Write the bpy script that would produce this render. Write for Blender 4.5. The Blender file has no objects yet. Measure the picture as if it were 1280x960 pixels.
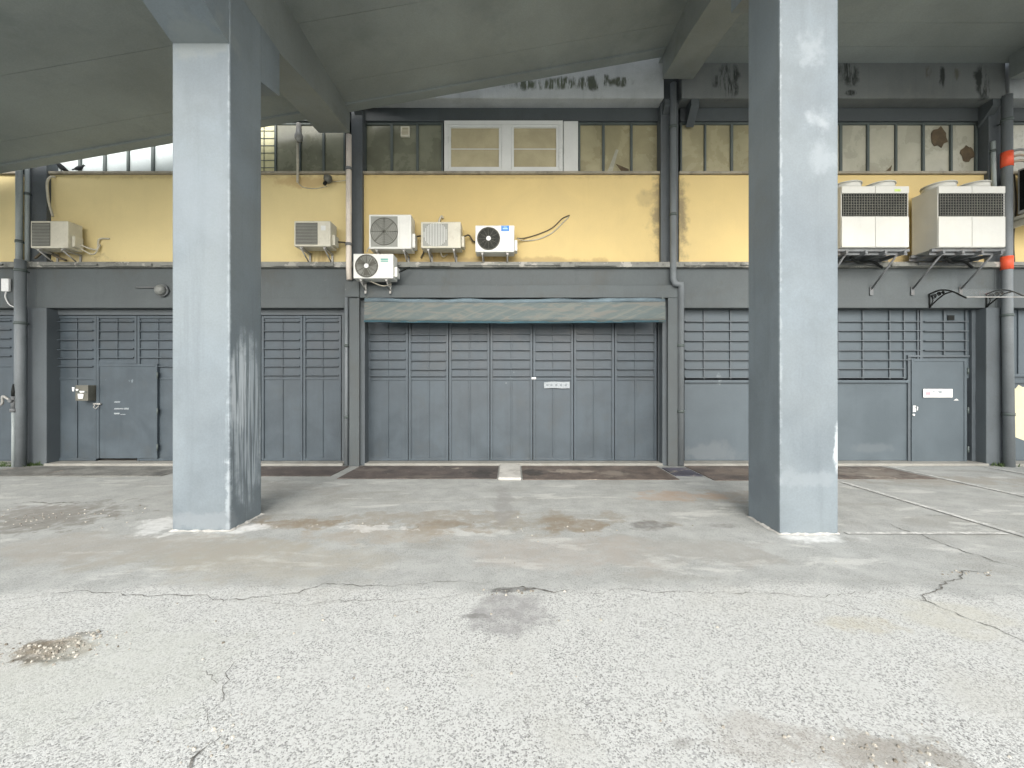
import bpy, bmesh, math, random
from mathutils import Vector, Matrix
R = math.radians
random.seed(7)
scene = bpy.context.scene
COL = scene.collection

# ------------------------------------------------------------------ survey helpers (photo pixel + known distance -> metres)
F, CZ = 520.0, 1.5
def PX(px, Y): return (px - 640.0) * Y / F
def PZ(py, Y): return CZ + (480.0 - py) * Y / F
def GR(px, py):
    Y = CZ * F / (py - 480.0)
    return ((px - 640.0) * Y / F, Y)

# ------------------------------------------------------------------ mesh builder
ORG = {}
class MB:
    def __init__(s): s.bm = bmesh.new(); s.smooth = set()
    def box(s, x0, x1, y0, y1, z0, z1, bev=0.0, mat=0):
        if x0 > x1: x0, x1 = x1, x0
        if y0 > y1: y0, y1 = y1, y0
        if z0 > z1: z0, z1 = z1, z0
        v = [s.bm.verts.new(p) for p in ((x0,y0,z0),(x1,y0,z0),(x1,y1,z0),(x0,y1,z0),(x0,y0,z1),(x1,y0,z1),(x1,y1,z1),(x0,y1,z1))]
        fs = [s.bm.faces.new([v[i] for i in q]) for q in ((3,2,1,0),(4,5,6,7),(0,1,5,4),(1,2,6,5),(2,3,7,6),(3,0,4,7))]
        for f in fs: f.material_index = mat
        if bev > 0:
            es = list({e for f in fs for e in f.edges})
            bmesh.ops.bevel(s.bm, geom=es, offset=min(bev, .45*min(x1-x0, y1-y0, z1-z0)), segments=2, affect='EDGES', profile=.6, material=-1)
        return s
    def cyl(s, p0, p1, r0, r1=None, seg=16, mat=0, cap=True):
        p0, p1 = Vector(p0), Vector(p1); r1 = r0 if r1 is None else r1
        d = (p1-p0).normalized(); a = d.orthogonal().normalized(); b = d.cross(a)
        rings = []
        for p, r in ((p0, r0), (p1, r1)):
            rings.append([s.bm.verts.new(p + (a*math.cos(2*math.pi*i/seg) + b*math.sin(2*math.pi*i/seg))*r) for i in range(seg)])
        for i in range(seg):
            f = s.bm.faces.new((rings[0][i], rings[0][(i+1)%seg], rings[1][(i+1)%seg], rings[1][i])); f.smooth = True; f.material_index = mat
        if cap:
            f = s.bm.faces.new(rings[0][::-1]); f.material_index = mat
            f = s.bm.faces.new(rings[1]); f.material_index = mat
        return s
    def loft(s, rings, mat=0, closed=True, smooth=True):
        vs = [[s.bm.verts.new(p) for p in r] for r in rings]; n = len(vs[0])
        for k in range(len(vs)-1):
            for i in range(n):
                f = s.bm.faces.new((vs[k][i], vs[k][(i+1)%n], vs[k+1][(i+1)%n], vs[k+1][i])); f.smooth = smooth; f.material_index = mat
        if closed:
            f = s.bm.faces.new(vs[0][::-1]); f.material_index = mat
            f = s.bm.faces.new(vs[-1]); f.material_index = mat
        return s
    def tube(s, pts, r, seg=8, mat=0, rad=None):
        P = [Vector(p) for p in pts]; rings = []
        a = None
        for i, p in enumerate(P):
            d = ((P[min(i+1, len(P)-1)] - P[max(i-1, 0)])).normalized()
            if a is None: a = d.orthogonal().normalized()
            a = (a - d*a.dot(d)); a = a.normalized() if a.length > 1e-6 else d.orthogonal().normalized()
            b = d.cross(a); rr = rad[i] if rad else r
            rings.append([p + (a*math.cos(2*math.pi*k/seg) + b*math.sin(2*math.pi*k/seg))*rr for k in range(seg)])
        return s.loft(rings, mat)
    def prism(s, poly, axis, a0, a1, mat=0):
        # poly: 2-D points; axis 'x': (y,z) extruded in x, 'y': (x,z) in y, 'z': (x,y) in z
        def p3(p, a):
            return {'x': (a, p[0], p[1]), 'y': (p[0], a, p[1]), 'z': (p[0], p[1], a)}[axis]
        A = [s.bm.verts.new(p3(p, a0)) for p in poly]; B = [s.bm.verts.new(p3(p, a1)) for p in poly]; n = len(poly)
        for i in range(n):
            f = s.bm.faces.new((A[i], A[(i+1)%n], B[(i+1)%n], B[i])); f.material_index = mat
        f = s.bm.faces.new(A[::-1]); f.material_index = mat
        f = s.bm.faces.new(B); f.material_index = mat
        return s
    def quad(s, pts, mat=0):
        f = s.bm.faces.new([s.bm.verts.new(p) for p in pts]); f.material_index = mat; return s
    def build(s, name, mats, parent=None, label=None):
        bmesh.ops.recalc_face_normals(s.bm, faces=s.bm.faces[:])
        me = bpy.data.meshes.new(name)
        o = bpy.data.objects.new(name, me); COL.objects.link(o)
        org = Vector((0,0,0))
        if parent is not None:
            o.parent = parent; org = ORG[parent.name]
        if org.length: bmesh.ops.translate(s.bm, verts=s.bm.verts[:], vec=-org)
        s.bm.to_mesh(me); s.bm.free()
        for m in (mats if isinstance(mats, (list, tuple)) else [mats]): me.materials.append(m)
        ORG[o.name] = org.copy()      # children of a part keep using the thing's origin (part sits at it)
        if label: o['label'] = label
        return o
def thing(name, label, cat, loc, group=None, kind=None):
    o = bpy.data.objects.new(name, None); COL.objects.link(o); o.location = loc; o.empty_display_size = .2
    ORG[o.name] = Vector(loc)
    return tag(o, label, cat, group, kind)
def tag(o, label=None, cat=None, group=None, kind=None):
    if label: o['label'] = label
    if cat: o['category'] = cat
    if group: o['group'] = group
    if kind: o['kind'] = kind
    return o
def arc(pts, n=8):
    """Catmull-Rom through pts."""
    P = [Vector(p) for p in pts]; P = [P[0]*2-P[1]] + P + [P[-1]*2-P[-2]]; out = []
    for i in range(1, len(P)-2):
        for k in range(n):
            t = k/n; a, b, c, d = P[i-1:i+3]
            out.append(.5*((2*b)+(c-a)*t+(2*a-5*b+4*c-d)*t*t+(3*b-a-3*c+d)*t**3))
    out.append(P[-2]); return out

# ------------------------------------------------------------------ materials
class NT:
    def __init__(s, name):
        s.mat = bpy.data.materials.new(name); s.mat.use_nodes = True; s.t = s.mat.node_tree; s.t.nodes.clear()
        s.out = s.t.nodes.new('ShaderNodeOutputMaterial'); s.bsdf = s.t.nodes.new('ShaderNodeBsdfPrincipled')
        s.t.links.new(s.bsdf.outputs[0], s.out.inputs['Surface'])
        s.pos = s.t.nodes.new('ShaderNodeNewGeometry').outputs['Position']
    def put(s, sock, v):
        if isinstance(v, bpy.types.NodeSocket): s.t.links.new(v, sock)
        else: sock.default_value = v
    def vec(s, scale=(1,1,1), off=(0,0,0), src=None):
        n = s.t.nodes.new('ShaderNodeMapping'); s.put(n.inputs[0], src or s.pos); n.inputs['Scale'].default_value = scale; n.inputs['Location'].default_value = off
        return n.outputs[0]
    def noise(s, v, scale, detail=4, rough=.55, dist=0.0, color=False):
        n = s.t.nodes.new('ShaderNodeTexNoise'); s.put(n.inputs['Vector'], v)
        n.inputs['Scale'].default_value = scale; n.inputs['Detail'].default_value = detail; n.inputs['Roughness'].default_value = rough; n.inputs['Distortion'].default_value = dist
        return n.outputs['Color' if color else 'Fac']
    def vor(s, v, scale, feature='F1', out='Distance', rnd=1.0):
        n = s.t.nodes.new('ShaderNodeTexVoronoi'); n.feature = feature; s.put(n.inputs['Vector'], v); n.inputs['Scale'].default_value = scale
        n.inputs['Randomness'].default_value = rnd
        return n.outputs[out]
    def math(s, op, a, b=0.0, clamp=False):
        n = s.t.nodes.new('ShaderNodeMath'); n.operation = op; n.use_clamp = clamp; s.put(n.inputs[0], a); s.put(n.inputs[1], b); return n.outputs[0]
    def ramp(s, v, lo, hi, a=0.0, b=1.0, smooth=True):
        n = s.t.nodes.new('ShaderNodeMapRange'); n.interpolation_type = 'SMOOTHSTEP' if smooth else 'LINEAR'; n.clamp = True
        s.put(n.inputs['Value'], v)
        for k, x in (('From Min', lo), ('From Max', hi), ('To Min', a), ('To Max', b)): s.put(n.inputs[k], x)
        return n.outputs['Result']
    def mix(s, f, a, b, blend='MIX'):
        n = s.t.nodes.new('ShaderNodeMix'); n.data_type = 'RGBA'; n.blend_type = blend; n.clamp_factor = True
        s.put(n.inputs[0], f)
        s.put(n.inputs[6], (*a, 1) if isinstance(a, tuple) and len(a) == 3 else a); s.put(n.inputs[7], (*b, 1) if isinstance(b, tuple) and len(b) == 3 else b)
        return n.outputs[2]
    def scalec(s, c, f):
        n = s.t.nodes.new('ShaderNodeVectorMath'); n.operation = 'SCALE'; s.put(n.inputs[0], c); s.put(n.inputs['Scale'], f); return n.outputs[0]
    def sep(s, v, i):
        n = s.t.nodes.new('ShaderNodeSeparateXYZ'); s.put(n.inputs[0], v); return n.outputs[i]
    def ell(s, c, r, amp=.5, nscale=2.0, edge=(1.0, .55), src=None):
        """soft mask of an ellipsoid with a ragged edge (world metres)"""
        n = s.t.nodes.new('ShaderNodeVectorMath'); n.operation = 'SUBTRACT'; s.put(n.inputs[0], src or s.pos); n.inputs[1].default_value = c
        m = s.t.nodes.new('ShaderNodeVectorMath'); m.operation = 'DIVIDE'; s.t.links.new(n.outputs[0], m.inputs[0]); m.inputs[1].default_value = r
        l = s.t.nodes.new('ShaderNodeVectorMath'); l.operation = 'LENGTH'; s.t.links.new(m.outputs[0], l.inputs[0])
        key = min((1.5, 3.0, 6.0, 12.0), key=lambda q: abs(math.log(q/nscale)))
        if not hasattr(s, 'nzc'): s.nzc = {}
        if key not in s.nzc: s.nzc[key] = s.noise(s.pos, key, 4, .65)
        nz = s.nzc[key]
        d = s.math('ADD', l.outputs['Value'], s.math('MULTIPLY', s.math('SUBTRACT', nz, .5), amp*4.5))
        return s.ramp(d, edge[0], edge[1])
    def bump(s, h, strength=.3, dist=.01, normal=None):
        n = s.t.nodes.new('ShaderNodeBump'); n.inputs['Strength'].default_value = strength; n.inputs['Distance'].default_value = dist
        s.put(n.inputs['Height'], h)
        if normal is not None: s.put(n.inputs['Normal'], normal)
        return n.outputs[0]
    def done(s, col, rough=.6, bump=None, metal=0.0, spec=.4):
        b = s.bsdf; s.put(b.inputs['Base Color'], (*col, 1) if isinstance(col, tuple) and len(col) == 3 else col)
        s.put(b.inputs['Roughness'], rough); s.put(b.inputs['Metallic'], metal); s.put(b.inputs['Specular IOR Level'], spec)
        if bump is not None: s.put(b.inputs['Normal'], bump)
        return s.mat
def mul(c, f): return tuple(min(1, x*f) for x in c)

def surf(name, col, var=.12, scale=1.3, streak=0.0, rough=.6, metal=0.0, spec=.4, bump=.15, bscale=40, chips=None, dirt=None, fine=.06, tint=None, spots=None):
    """weathered paint or concrete: blotches, optional run streaks, chips (col, threshold, scale), dirt (col, amount, scale)"""
    t = NT(name)
    n1 = t.noise(t.pos, scale, 6, .6, .3); n2 = t.noise(t.pos, 55, 3, .6)
    c = t.mix(t.ramp(n1, .3, .72), mul(col, 1-var), mul(col, 1+var))
    if tint: c = t.mix(t.ramp(t.noise(t.vec((1,1,1), (7,3,1)), scale*.7, 4), .4, .75, 0, .55), c, tint)
    c = t.scalec(c, t.ramp(n2, .25, .75, 1-fine, 1+fine))
    if streak:
        st = t.noise(t.vec((7, 7, .45)), 1.0, 5, .65)
        c = t.mix(t.ramp(st, .5, .78, 0, streak), c, mul(col, .62))
        st2 = t.noise(t.vec((9, 9, .6), (3.1, 1.7, .4)), 1.0, 4, .6)
        c = t.mix(t.ramp(st2, .56, .8, 0, streak*.8), c, mul(col, 1.35))
    if dirt:
        dcol, amt, ds = dirt
        c = t.mix(t.ramp(t.noise(t.vec((1,1,1), (2.2, 5.1, .7)), ds, 7, .7), .5, .72, 0, amt), c, dcol)
    if chips:
        ccol, th, cs = chips
        c = t.mix(t.ramp(t.noise(t.vec((1,1,1), (9.2, 4.4, 2.1)), cs, 6, .7), th, th+.025), c, ccol)
    for sp in (spots or []):
        m = t.ell(sp[0], sp[1], sp[3], sp[4], sp[6] if len(sp) > 6 else (1.0, .55))
        if len(sp) > 5 and sp[5]:
            m = t.math('MULTIPLY', m, t.ramp(t.noise(t.vec((24, 24, .8) if sp[5] == 2 else (11, 11, 1.6)), 1.0, 4, .7), .42, .56))
        c = t.mix(t.math('MULTIPLY', m, sp[7] if len(sp) > 7 else .9), c, sp[2])
    rg = t.ramp(n1, .3, .7, max(.05, rough-.1), min(1, rough+.1))
    bp = t.bump(t.math('ADD', t.noise(t.pos, bscale, 5, .65), t.math('MULTIPLY', n1, 1.5)), bump, .006) if bump else None
    return t.done(c, rg, bp, metal, spec)

GREY = (.092, .108, .118)
M = {}
M['pillar_l'] = surf('pillar paint', (.158,.190,.210), .14, 1.3, .30, .6, bump=.35, bscale=14, fine=.05, tint=(.188,.217,.226), dirt=((.128,.152,.163), .5, 1.7), spots=[
    ((-2.88, 4.53, 1.1), (.1, .28, .85), (.40,.45,.48), .25, 5, 2, (1.25,.7), .9),
    ((-2.88, 4.40, 1.45), (.1, .14, .45), (.52,.57,.60), .2, 5, 2, (1.3,.8), .95), ((-2.878, 4.24, 2.6), (.028,.028,2.7), (.30,.345,.365), .75, 9, False, (1.0,.1), .5),
    ((-2.89, 4.24, .35), (.04,.06,.5), (.34,.38,.40), .6, 9, False, (1.0,.3), .6),
    ((-3.2, 4.22, 3.3), (.5,.05,.5), (.195,.227,.25), .5, 2, False, (1.2,.4), .5),
    ((-3.1, 4.22, .1), (.6,.2,.12), (.215,.24,.255), .5, 6, False, (1.0,.5), .5),
    ((-3.2, 4.22, 5.0), (.45,.3,.25), (.22,.245,.235), .6, 4, False, (1.0,.5), .5)])
M['pillar_r'] = surf('pillar paint repaired', (.158,.190,.210), .14, 1.3, .30, .6, bump=.35, bscale=14, fine=.05, tint=(.188,.217,.228), dirt=((.128,.152,.163), .5, 1.7), spots=[
    ((2.98, 4.17, 4.85), (.16,.1,.2), (.24,.275,.295), .7, 6, False, (1.2,.0), .8),
    ((3.06, 4.17, 4.15), (.14,.1,.15), (.27,.305,.325), .7, 6, False, (1.2,.0), .8),
    ((3.08, 4.17, 3.75), (.2,.1,.2), (.25,.285,.305), .6, 5, False, (1.1,.2), .7),
    ((3.255, 4.17, .85), (.06,.1,.28), (.42,.46,.48), .3, 5, False, (1.0,.6), .9), ((2.672, 4.15, 3.0), (.026,.026,3.1), (.32,.36,.38), .75, 9, False, (1.0,.1), .5),
    ((2.95, 4.17, .55), (.4,.1,.12), (.23,.262,.28), .6, 5, False, (1.0,.4), .5),
    ((2.67, 4.5, .45), (.05,.35,.25), (.135,.16,.18), .6, 4, False, (1.0,.4), .6)])
M['beam'] = surf('beam concrete paint', (.20,.225,.222), .10, 1.2, .15, .7, bump=.25, bscale=14, dirt=((.13,.14,.13), .5, 1.6))
M['slab'] = surf('slab underside', (.245,.275,.267), .16, .5, 0, .8, bump=.25, bscale=10, tint=(.195,.226,.22), dirt=((.14,.165,.162), .55, .6))
M['slab_top'] = surf('slab concrete', (.33,.33,.31), .1, 1, 0, .85)
M['parapet'] = surf('parapet concrete', (.36,.38,.385), .12, 1.1, .25, .8, bump=.3, bscale=20, dirt=((.17,.18,.16), .5, 2.2))
def parapet_mat(name, col, spots): return surf(name, col, .12, 1.1, .3, .8, bump=.3, bscale=20, dirt=((.20,.21,.19), .35, 2.2), spots=spots)
BLK = (.022,.026,.024)
def run(px, py, w, h, Y=7.6, c=BLK, op=.93): return ((PX(px, Y), Y, PZ(py, Y)), (w*Y/F, .3, h*Y/F), c, .45, 3.5, True, (1.05,.5), op)
M['parapet_c'] = parapet_mat('parapet mossy', (.40,.425,.43), [run(655,104,14,12,c=(.06,.075,.05)), run(735,104,38,11,c=(.045,.055,.035)), run(690,106,50,9,c=(.08,.095,.06)), run(775,102,18,8,c=(.06,.07,.045))])
M['parapet_r'] = parapet_mat('parapet shaded black runs', (.145,.158,.155), [run(908,98,17,26), run(1060,92,16,20), run(1064,116,10,5), run(1160,92,7,12,c=(.09,.08,.06)), run(1178,96,5,16), run(1228,102,10,26), run(1195,94,5,9,c=(.1,.1,.08))])  # base grey darkened to paint in the flat deck's shade; runs are stains
M['grey'] = surf('grey wall paint', GREY, .10, 1.4, .18, .6, bump=.15, bscale=30, chips=((.25,.27,.27), .735, 7), dirt=((.075,.084,.083), .5, 2.3))
M['lintel'] = surf('grey lintel paint', (.096,.111,.115), .13, 1.2, .25, .7, bump=.2, bscale=26, chips=((.22,.235,.225), .70, 5), dirt=((.085,.087,.078), .55, 1.7))
M['dark_grey'] = surf('dark beam paint', (.070,.082,.087), .12, 1.2, .2, .7, dirt=((.06,.068,.066), .6, 1.5))
M['pilaster'] = surf('pilaster paint', (.085,.098,.106), .12, 1.8, .35, .65, dirt=((.065,.07,.062), .6, 2.5))
M['door'] = surf('steel door paint', (.063,.082,.097), .15, 2.2, .3, .46, bump=.45, bscale=6, fine=.03, chips=((.15,.18,.20), .70, 3.2), dirt=((.064,.076,.082), .6, 2.2))
M['door_bar'] = surf('steel bar paint', (.092,.110,.123), .08, 3, .1, .5, bump=.06)
M['panel_wall'] = surf('sheet wall paint', (.085,.108,.123), .09, 1.5, .1, .5, bump=.08, bscale=14, fine=.03, spots=[
    ((PX(890,7.9), 7.87, .22), (.62,.2,.2), (.125,.145,.157), .5, 3, False, (1.1,.4), .75), ((PX(1090,7.9), 7.87, .28), (.5,.2,.1), (.12,.142,.155), .5, 4, False, (1.1,.4), .6),
    ((PX(898,7.9), 7.87, 1.6), (.05,.2,.11), (.22,.25,.265), .6, 10, False, (1.0,.5), .6)])
def yellow_mat(name, col, spots): return surf(name, col, .055, .9, .05, .75, bump=.12, bscale=60, fine=.025, tint=mul(col, .93), spots=spots)
YEL = (.665,.520,.238)
M['yellow_c'] = yellow_mat('yellow render', YEL, [((PX(826,7.8), 7.8, 4.75), (.28,.2,.95), (.20,.17,.11), .5, 5, False, (1.1,.0), .8), ((PX(812,7.8), 7.8, 5.0), (.3,.2,.3), (.42,.33,.17), .5, 3, False, (1.0,.3), .5),
    ((PX(600,7.8), 7.8, 3.8), (2.8,.2,.10), (.40,.30,.14), .5, 3, False, (1.0,.4), .7), ((PX(490,7.8), 7.8, 3.95), (.42,.2,0.26), (.46,.34,.16), .45, 3, True, (1.0,.4), 0.70), ((PX(550,7.8), 7.8, 3.95), (.42,.2,0.26), (.46,.34,.16), .45, 3, True, (1.0,.4), 0.80), ((PX(617,7.8), 7.8, 3.92), (.42,.2,0.22), (.46,.34,.16), .45, 3, True, (1.0,.4), 0.80), ((PX(640,7.8), 7.8, 5.40), (3.0,.2,.07), (.50,.38,.18), .5, 6, False, (1.0,.2), .6)])
M['yellow_l'] = yellow_mat('yellow render pale', (.73,.61,.315), [((PX(380,7.8), 7.8, 5.3), (.9,.2,.14), (.50,.34,.16), .5, 4, False, (1.0,.4), .6), ((PX(250,7.8), 7.8, 5.40), (3.0,.2,.07), (.50,.40,.21), .5, 6, False, (1.0,.2), .6), ((PX(395,7.8), 7.8, 3.95), (.42,.2,0.26), (.46,.34,.16), .45, 3, True, (1.0,.4), 0.70), ((PX(75,7.8), 7.8, 3.95), (.42,.2,0.26), (.46,.34,.16), .45, 3, True, (1.0,.4), 0.80), ((PX(100,7.8), 7.8, 3.85), (.7,.2,.14), (.40,.34,.2), .6, 5, False, (1.0,.4), .6)])
M['yellow_r'] = yellow_mat('yellow render right', YEL, [((PX(852,7.8), 7.8, 4.7), (.16,.2,1.0), (.18,.15,.10), .5, 5, False, (1.1,.0), .8), ((PX(1120,7.8), 7.8, 3.85), (1.6,.2,.12), (.3,.24,.13), .6, 4, False, (1.0,.4), .6)])
M['ledge'] = surf('ledge peeling', (.23,.235,.215), .15, 2, .2, .8, chips=((.40,.39,.355), .57, 2.6), dirt=((.05,.052,.047), .9, 3.1))
M['sill'] = surf('sill mortar', (.30,.275,.215), .2, 3, 0, .8, dirt=((.11,.10,.08), .8, 4))
M['mullion'] = surf('mullion green steel', (.085,.105,.10), .15, 2, 0, .5)
M['pvc'] = surf('pvc white', (.66,.68,.66), .05, 2, .06, .35, bump=.03, fine=.02)
def pane_mat(name, col, var, rough=.28, spots=None, **k): return surf(name, col, var, 1.6, .12, rough, spec=.5, bump=.04, bscale=4, fine=.03, spots=spots, **k)
M['pane_dark'] = pane_mat('pane dark green film', (.175,.182,.132), .25)
M['pane_olive'] = pane_mat('pane dusty olive', (.345,.315,.195), .18, tint=(.225,.215,.135))
M['pane_pale'] = pane_mat('pane dusty pale', (.40,.395,.32), .16, tint=(.33,.32,.245))
M['pane_milk'] = pane_mat('pane milk glass', (.50,.56,.56), .05, .2)
M['pane_warm'] = pane_mat('pane wired warm', (.62,.60,.36), .2, .2)
M['blind'] = pane_mat('pane blind', (.43,.385,.25), .12, .15)
M['hole'] = surf('dark interior hole', (.10,.075,.045), .3, 8, 0, .9)
def steel_plate_mat(name, col, rust, spots=None): return surf(name, col, .45, 3.5, 0, .6, metal=.0, bump=.7, bscale=30, dirt=(rust, .9, 3.2), chips=((.30,.265,.22), .61, 2.2), fine=.3, tint=mul(col, 1.6), spots=spots)
M['plate_rust'] = steel_plate_mat('rusty steel plate', (.092,.078,.070), (.066,.056,.050), [((-.5,7,0), (.35,.4,1), (.035,.034,.032), .7, 9, False, (1.0,.3), .8), ((-1.4,6.7,0), (.6,.12,1), (.15,.13,.11), .7, 8, False, (1.0,.3), .7), ((-2.4,7.2,0), (.4,.2,1), (.17,.15,.13), .8, 8, False, (1.0,.3), .7)])
M['plate_rust2'] = steel_plate_mat('rusty steel plate red', (.120,.098,.083), (.075,.060,.052), [((1.0,7.1,0), (.5,.18,1), (.30,.265,.22), .6, 5, False, (1.0,.3), .8), ((.35,7.0,0), (.3,.4,1), (.045,.042,.038), .6, 8, False, (1.0,.4), .8), ((1.7,6.9,0), (.3,.3,1), (.26,.23,.19), .7, 8, False, (1.0,.3), .7), ((6,7,0), (.8,.5,1), (.22,.20,.17), .8, 5, False, (1.0,.3), .8), ((4,7,0), (.8,.3,1), (.17,.14,.11), .8, 5, False, (1.0,.3), .8)])
M['plate_dark'] = steel_plate_mat('dark steel plate', (.075,.075,.095), (.06,.055,.06))
M['plate_grey'] = steel_plate_mat('grey steel plate', (.17,.17,.155), (.11,.10,.09))
M['ac_white'] = surf('ac enamel white', (.73,.74,.70), .05, 3, .06, .4, bump=.03, fine=.02)
M['ac_cream'] = surf('ac enamel aged', (.60,.58,.48), .09, 3, .15, .45, bump=.04, fine=.03, dirt=((.38,.35,.27), .5, 5))
M['ac_big'] = surf('condenser enamel', (.53,.535,.495), .05, 1.6, .12, .4, bump=.03, fine=.02, dirt=((.55,.53,.45), .4, 2))
M['ac_grey'] = surf('ac grille grey', (.30,.31,.28), .1, 4, 0, .5)
M['ac_fin'] = surf('ac grille dark', (.12,.12,.10), .2, 5, 0, .5)
M['black'] = surf('black plastic', (.014,.016,.015), .2, 4, 0, .7, spec=.2)
M['galv'] = surf('galvanised steel', (.36,.36,.34), .18, 6, 0, .45, metal=.25, dirt=((.22,.17,.12), .5, 7))
M['rack'] = surf('rack steel grey', (.15,.16,.165), .2, 4, 0, .55, dirt=((.13,.085,.055), .6, 6))
M['ins'] = surf('pipe insulation', (.50,.47,.38), .15, 6, 0, .8)
M['ins_dark'] = surf('pipe insulation dark', (.10,.085,.06), .25, 9, 0, .8)
M['pipe_grey'] = surf('drainpipe grey', (.17,.19,.20), .1, 2.5, .2, .5, bump=.05)
M['pipe_pale'] = surf('drainpipe pale', (.74,.67,.59), .1, 2, .25, .5, bump=.05)
M['pipe_light'] = surf('drainpipe light grey', (.31,.35,.35), .1, 2, .25, .5)
M['orange'] = surf('orange sleeve', (.75,.105,.045), .12, 5, 0, .45)
M['white'] = surf('white label', (.78,.79,.78), .05, 12, 0, .4, bump=.0)
M['blue'] = surf('blue label', (.03,.22,.62), .12, 20, 0, .4, bump=0)
M['lightblue'] = surf('light blue print', (.35,.65,.85), .1, 20, 0, .4, bump=0)
M['teal'] = surf('teal label', (.10,.40,.34), .12, 20, 0, .4, bump=0)
M['green'] = surf('green label', (.42,.55,.15), .12, 20, 0, .4, bump=0)
M['pink'] = surf('pink print', (.66,.30,.34), .25, 60, 0, .4, bump=0)
M['print'] = surf('grey print', (.20,.25,.26), .25, 60, 0, .5, bump=0)
M['chalk'] = surf('chalk', (.33,.365,.385), .3, 60, 0, .9, bump=0)
M['notice_ink'] = surf('faded ink', (.20,.225,.24), .25, 60, 0, .9, bump=0)
M['kerb'] = surf('sill concrete', (.27,.27,.245), .15, 3, 0, .85, bump=.4, bscale=30, dirt=((.22,.21,.18), .6, 3))
M['ramp'] = surf('block concrete', (.47,.465,.43), .14, 4, 0, .85, bump=.4, bscale=30, dirt=((.20,.19,.17), .6, 5))
M['flaking'] = surf('flaking cream paint', (.60,.57,.385), .06, 4, .06, .7, chips=((.20,.20,.16), .66, 9))
M['lampglass'] = surf('lamp glass', (.19,.20,.19), .15, 8, 0, .3)
M['bird'] = surf('pigeon feathers', (.028,.032,.036), .3, 25, 0, .6)
M['weed'] = surf('weed green', (.065,.105,.035), .3, 12, 0, .7, bump=0)
M['roof'] = surf('roof felt', (.09,.09,.09), .2, 1, 0, .9)
t = NT('clear polycarbonate')
t.done((.75,.82,.84), .12)
_tr = t.t.nodes.new('ShaderNodeBsdfTransparent'); _mx = t.t.nodes.new('ShaderNodeMixShader'); _mx.inputs[0].default_value = .03
t.t.links.new(_tr.outputs[0], _mx.inputs[1]); t.t.links.new(t.bsdf.outputs[0], _mx.inputs[2]); t.t.links.new(_mx.outputs[0], t.out.inputs['Surface']); M['poly'] = t.mat
# awning canvas: faded diagonal stripes woven in
t = NT('awning canvas')
d = t.math('ADD', t.math('MULTIPLY', t.sep(t.pos, 0), 1.0), t.math('MULTIPLY', t.sep(t.pos, 2), -2.3))
w = t.noise(t.vec((1.5, 1, 6)), 1.6, 5, .6, 1.2)
st = t.noise(t.vec((1,1,1)), 1.0); comb = t.t.nodes.new('ShaderNodeCombineXYZ'); t.put(comb.inputs[0], d)
stripe = t.math('ADD', t.noise(comb.outputs[0], 4.0, 4, .65), t.math('MULTIPLY', t.math('SUBTRACT', w, .5), .5))
c = t.mix(t.ramp(stripe, .42, .6), (.108,.135,.135), (.150,.165,.152)); c = t.mix(t.ramp(w, .48, .66, 0, .6), c, (.165,.158,.142))
M['canvas'] = t.done(c, .85, t.bump(w, .4, .02))
M['canvas_teal'] = surf('awning hem teal', (.03,.075,.095), .3, 3, 0, .8)
M['roll'] = surf('awning roll', (.12,.165,.19), .3, 2.2, 0, .7, bump=.4, bscale=6, dirt=((.07,.12,.16), .7, 3))

# ground: worn exposed-aggregate asphalt in front, trowelled concrete apron towards the building
t = NT('ground concrete')
P2 = t.vec((1,1,0))
X_, Y_ = t.sep(t.pos, 0), t.sep(t.pos, 1)
wob = t.noise(P2, .55, 6, .65); wob2 = t.noise(P2, 4.5, 4, .6)
edge = t.math('ADD', Y_, t.math('ADD', t.math('MULTIPLY', t.math('SUBTRACT', wob, .5), .75), t.math('MULTIPLY', t.math('SUBTRACT', wob2, .5), .16)))
apron = t.ramp(edge, 2.96, 3.14); soft = t.ramp(edge, 2.5, 3.6)
cellc = t.vor(P2, 135, 'F1', 'Color'); celld = t.vor(P2, 135, 'DISTANCE_TO_EDGE', 'Distance'); cv = t.sep(cellc, 0)
cell2 = t.sep(t.vor(P2, 150, 'F1', 'Color'), 1)
big = t.noise(P2, .8, 6, .6); mid = t.noise(P2, 3.3, 6, .65)
agg = t.mix(t.ramp(cv, .02, .5), (.295,.302,.292), (.565,.582,.558))
agg = t.mix(t.ramp(celld, .0, .10, .4, 0), agg, (.30,.30,.29))
agg = t.mix(t.ramp(cell2, .90, .94, 0, .75), agg, (.14,.14,.135))
agg = t.mix(t.ramp(mid, .4, .75, 0, .6), agg, (.50,.515,.49))
agg = t.mix(t.ramp(big, .5, .72, 0, .5), agg, (.43,.43,.385))
con = t.mix(t.ramp(mid, .3, .7), (.285,.298,.283), (.395,.410,.393))
con = t.mix(t.ramp(t.noise(t.vec((.6,1.6,0)), 1.1, 6, .6, .6), .5, .68, 0, .65), con, (.24,.240,.212))
con = t.mix(t.ramp(t.noise(t.vec((.7,2.2,0), (4,2,0)), 1.3, 6, .65, .4), .56, .64, 0, .8), con, (.535,.545,.515))
con = t.mix(.28, con, agg)
con = t.scalec(con, t.ramp(t.noise(P2, 120, 2), .3, .7, .80, .97))
con = t.mix(t.ramp(cell2, .93, .97, 0, .25), con, (.15,.145,.135))
g = t.mix(apron, agg, con)
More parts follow.
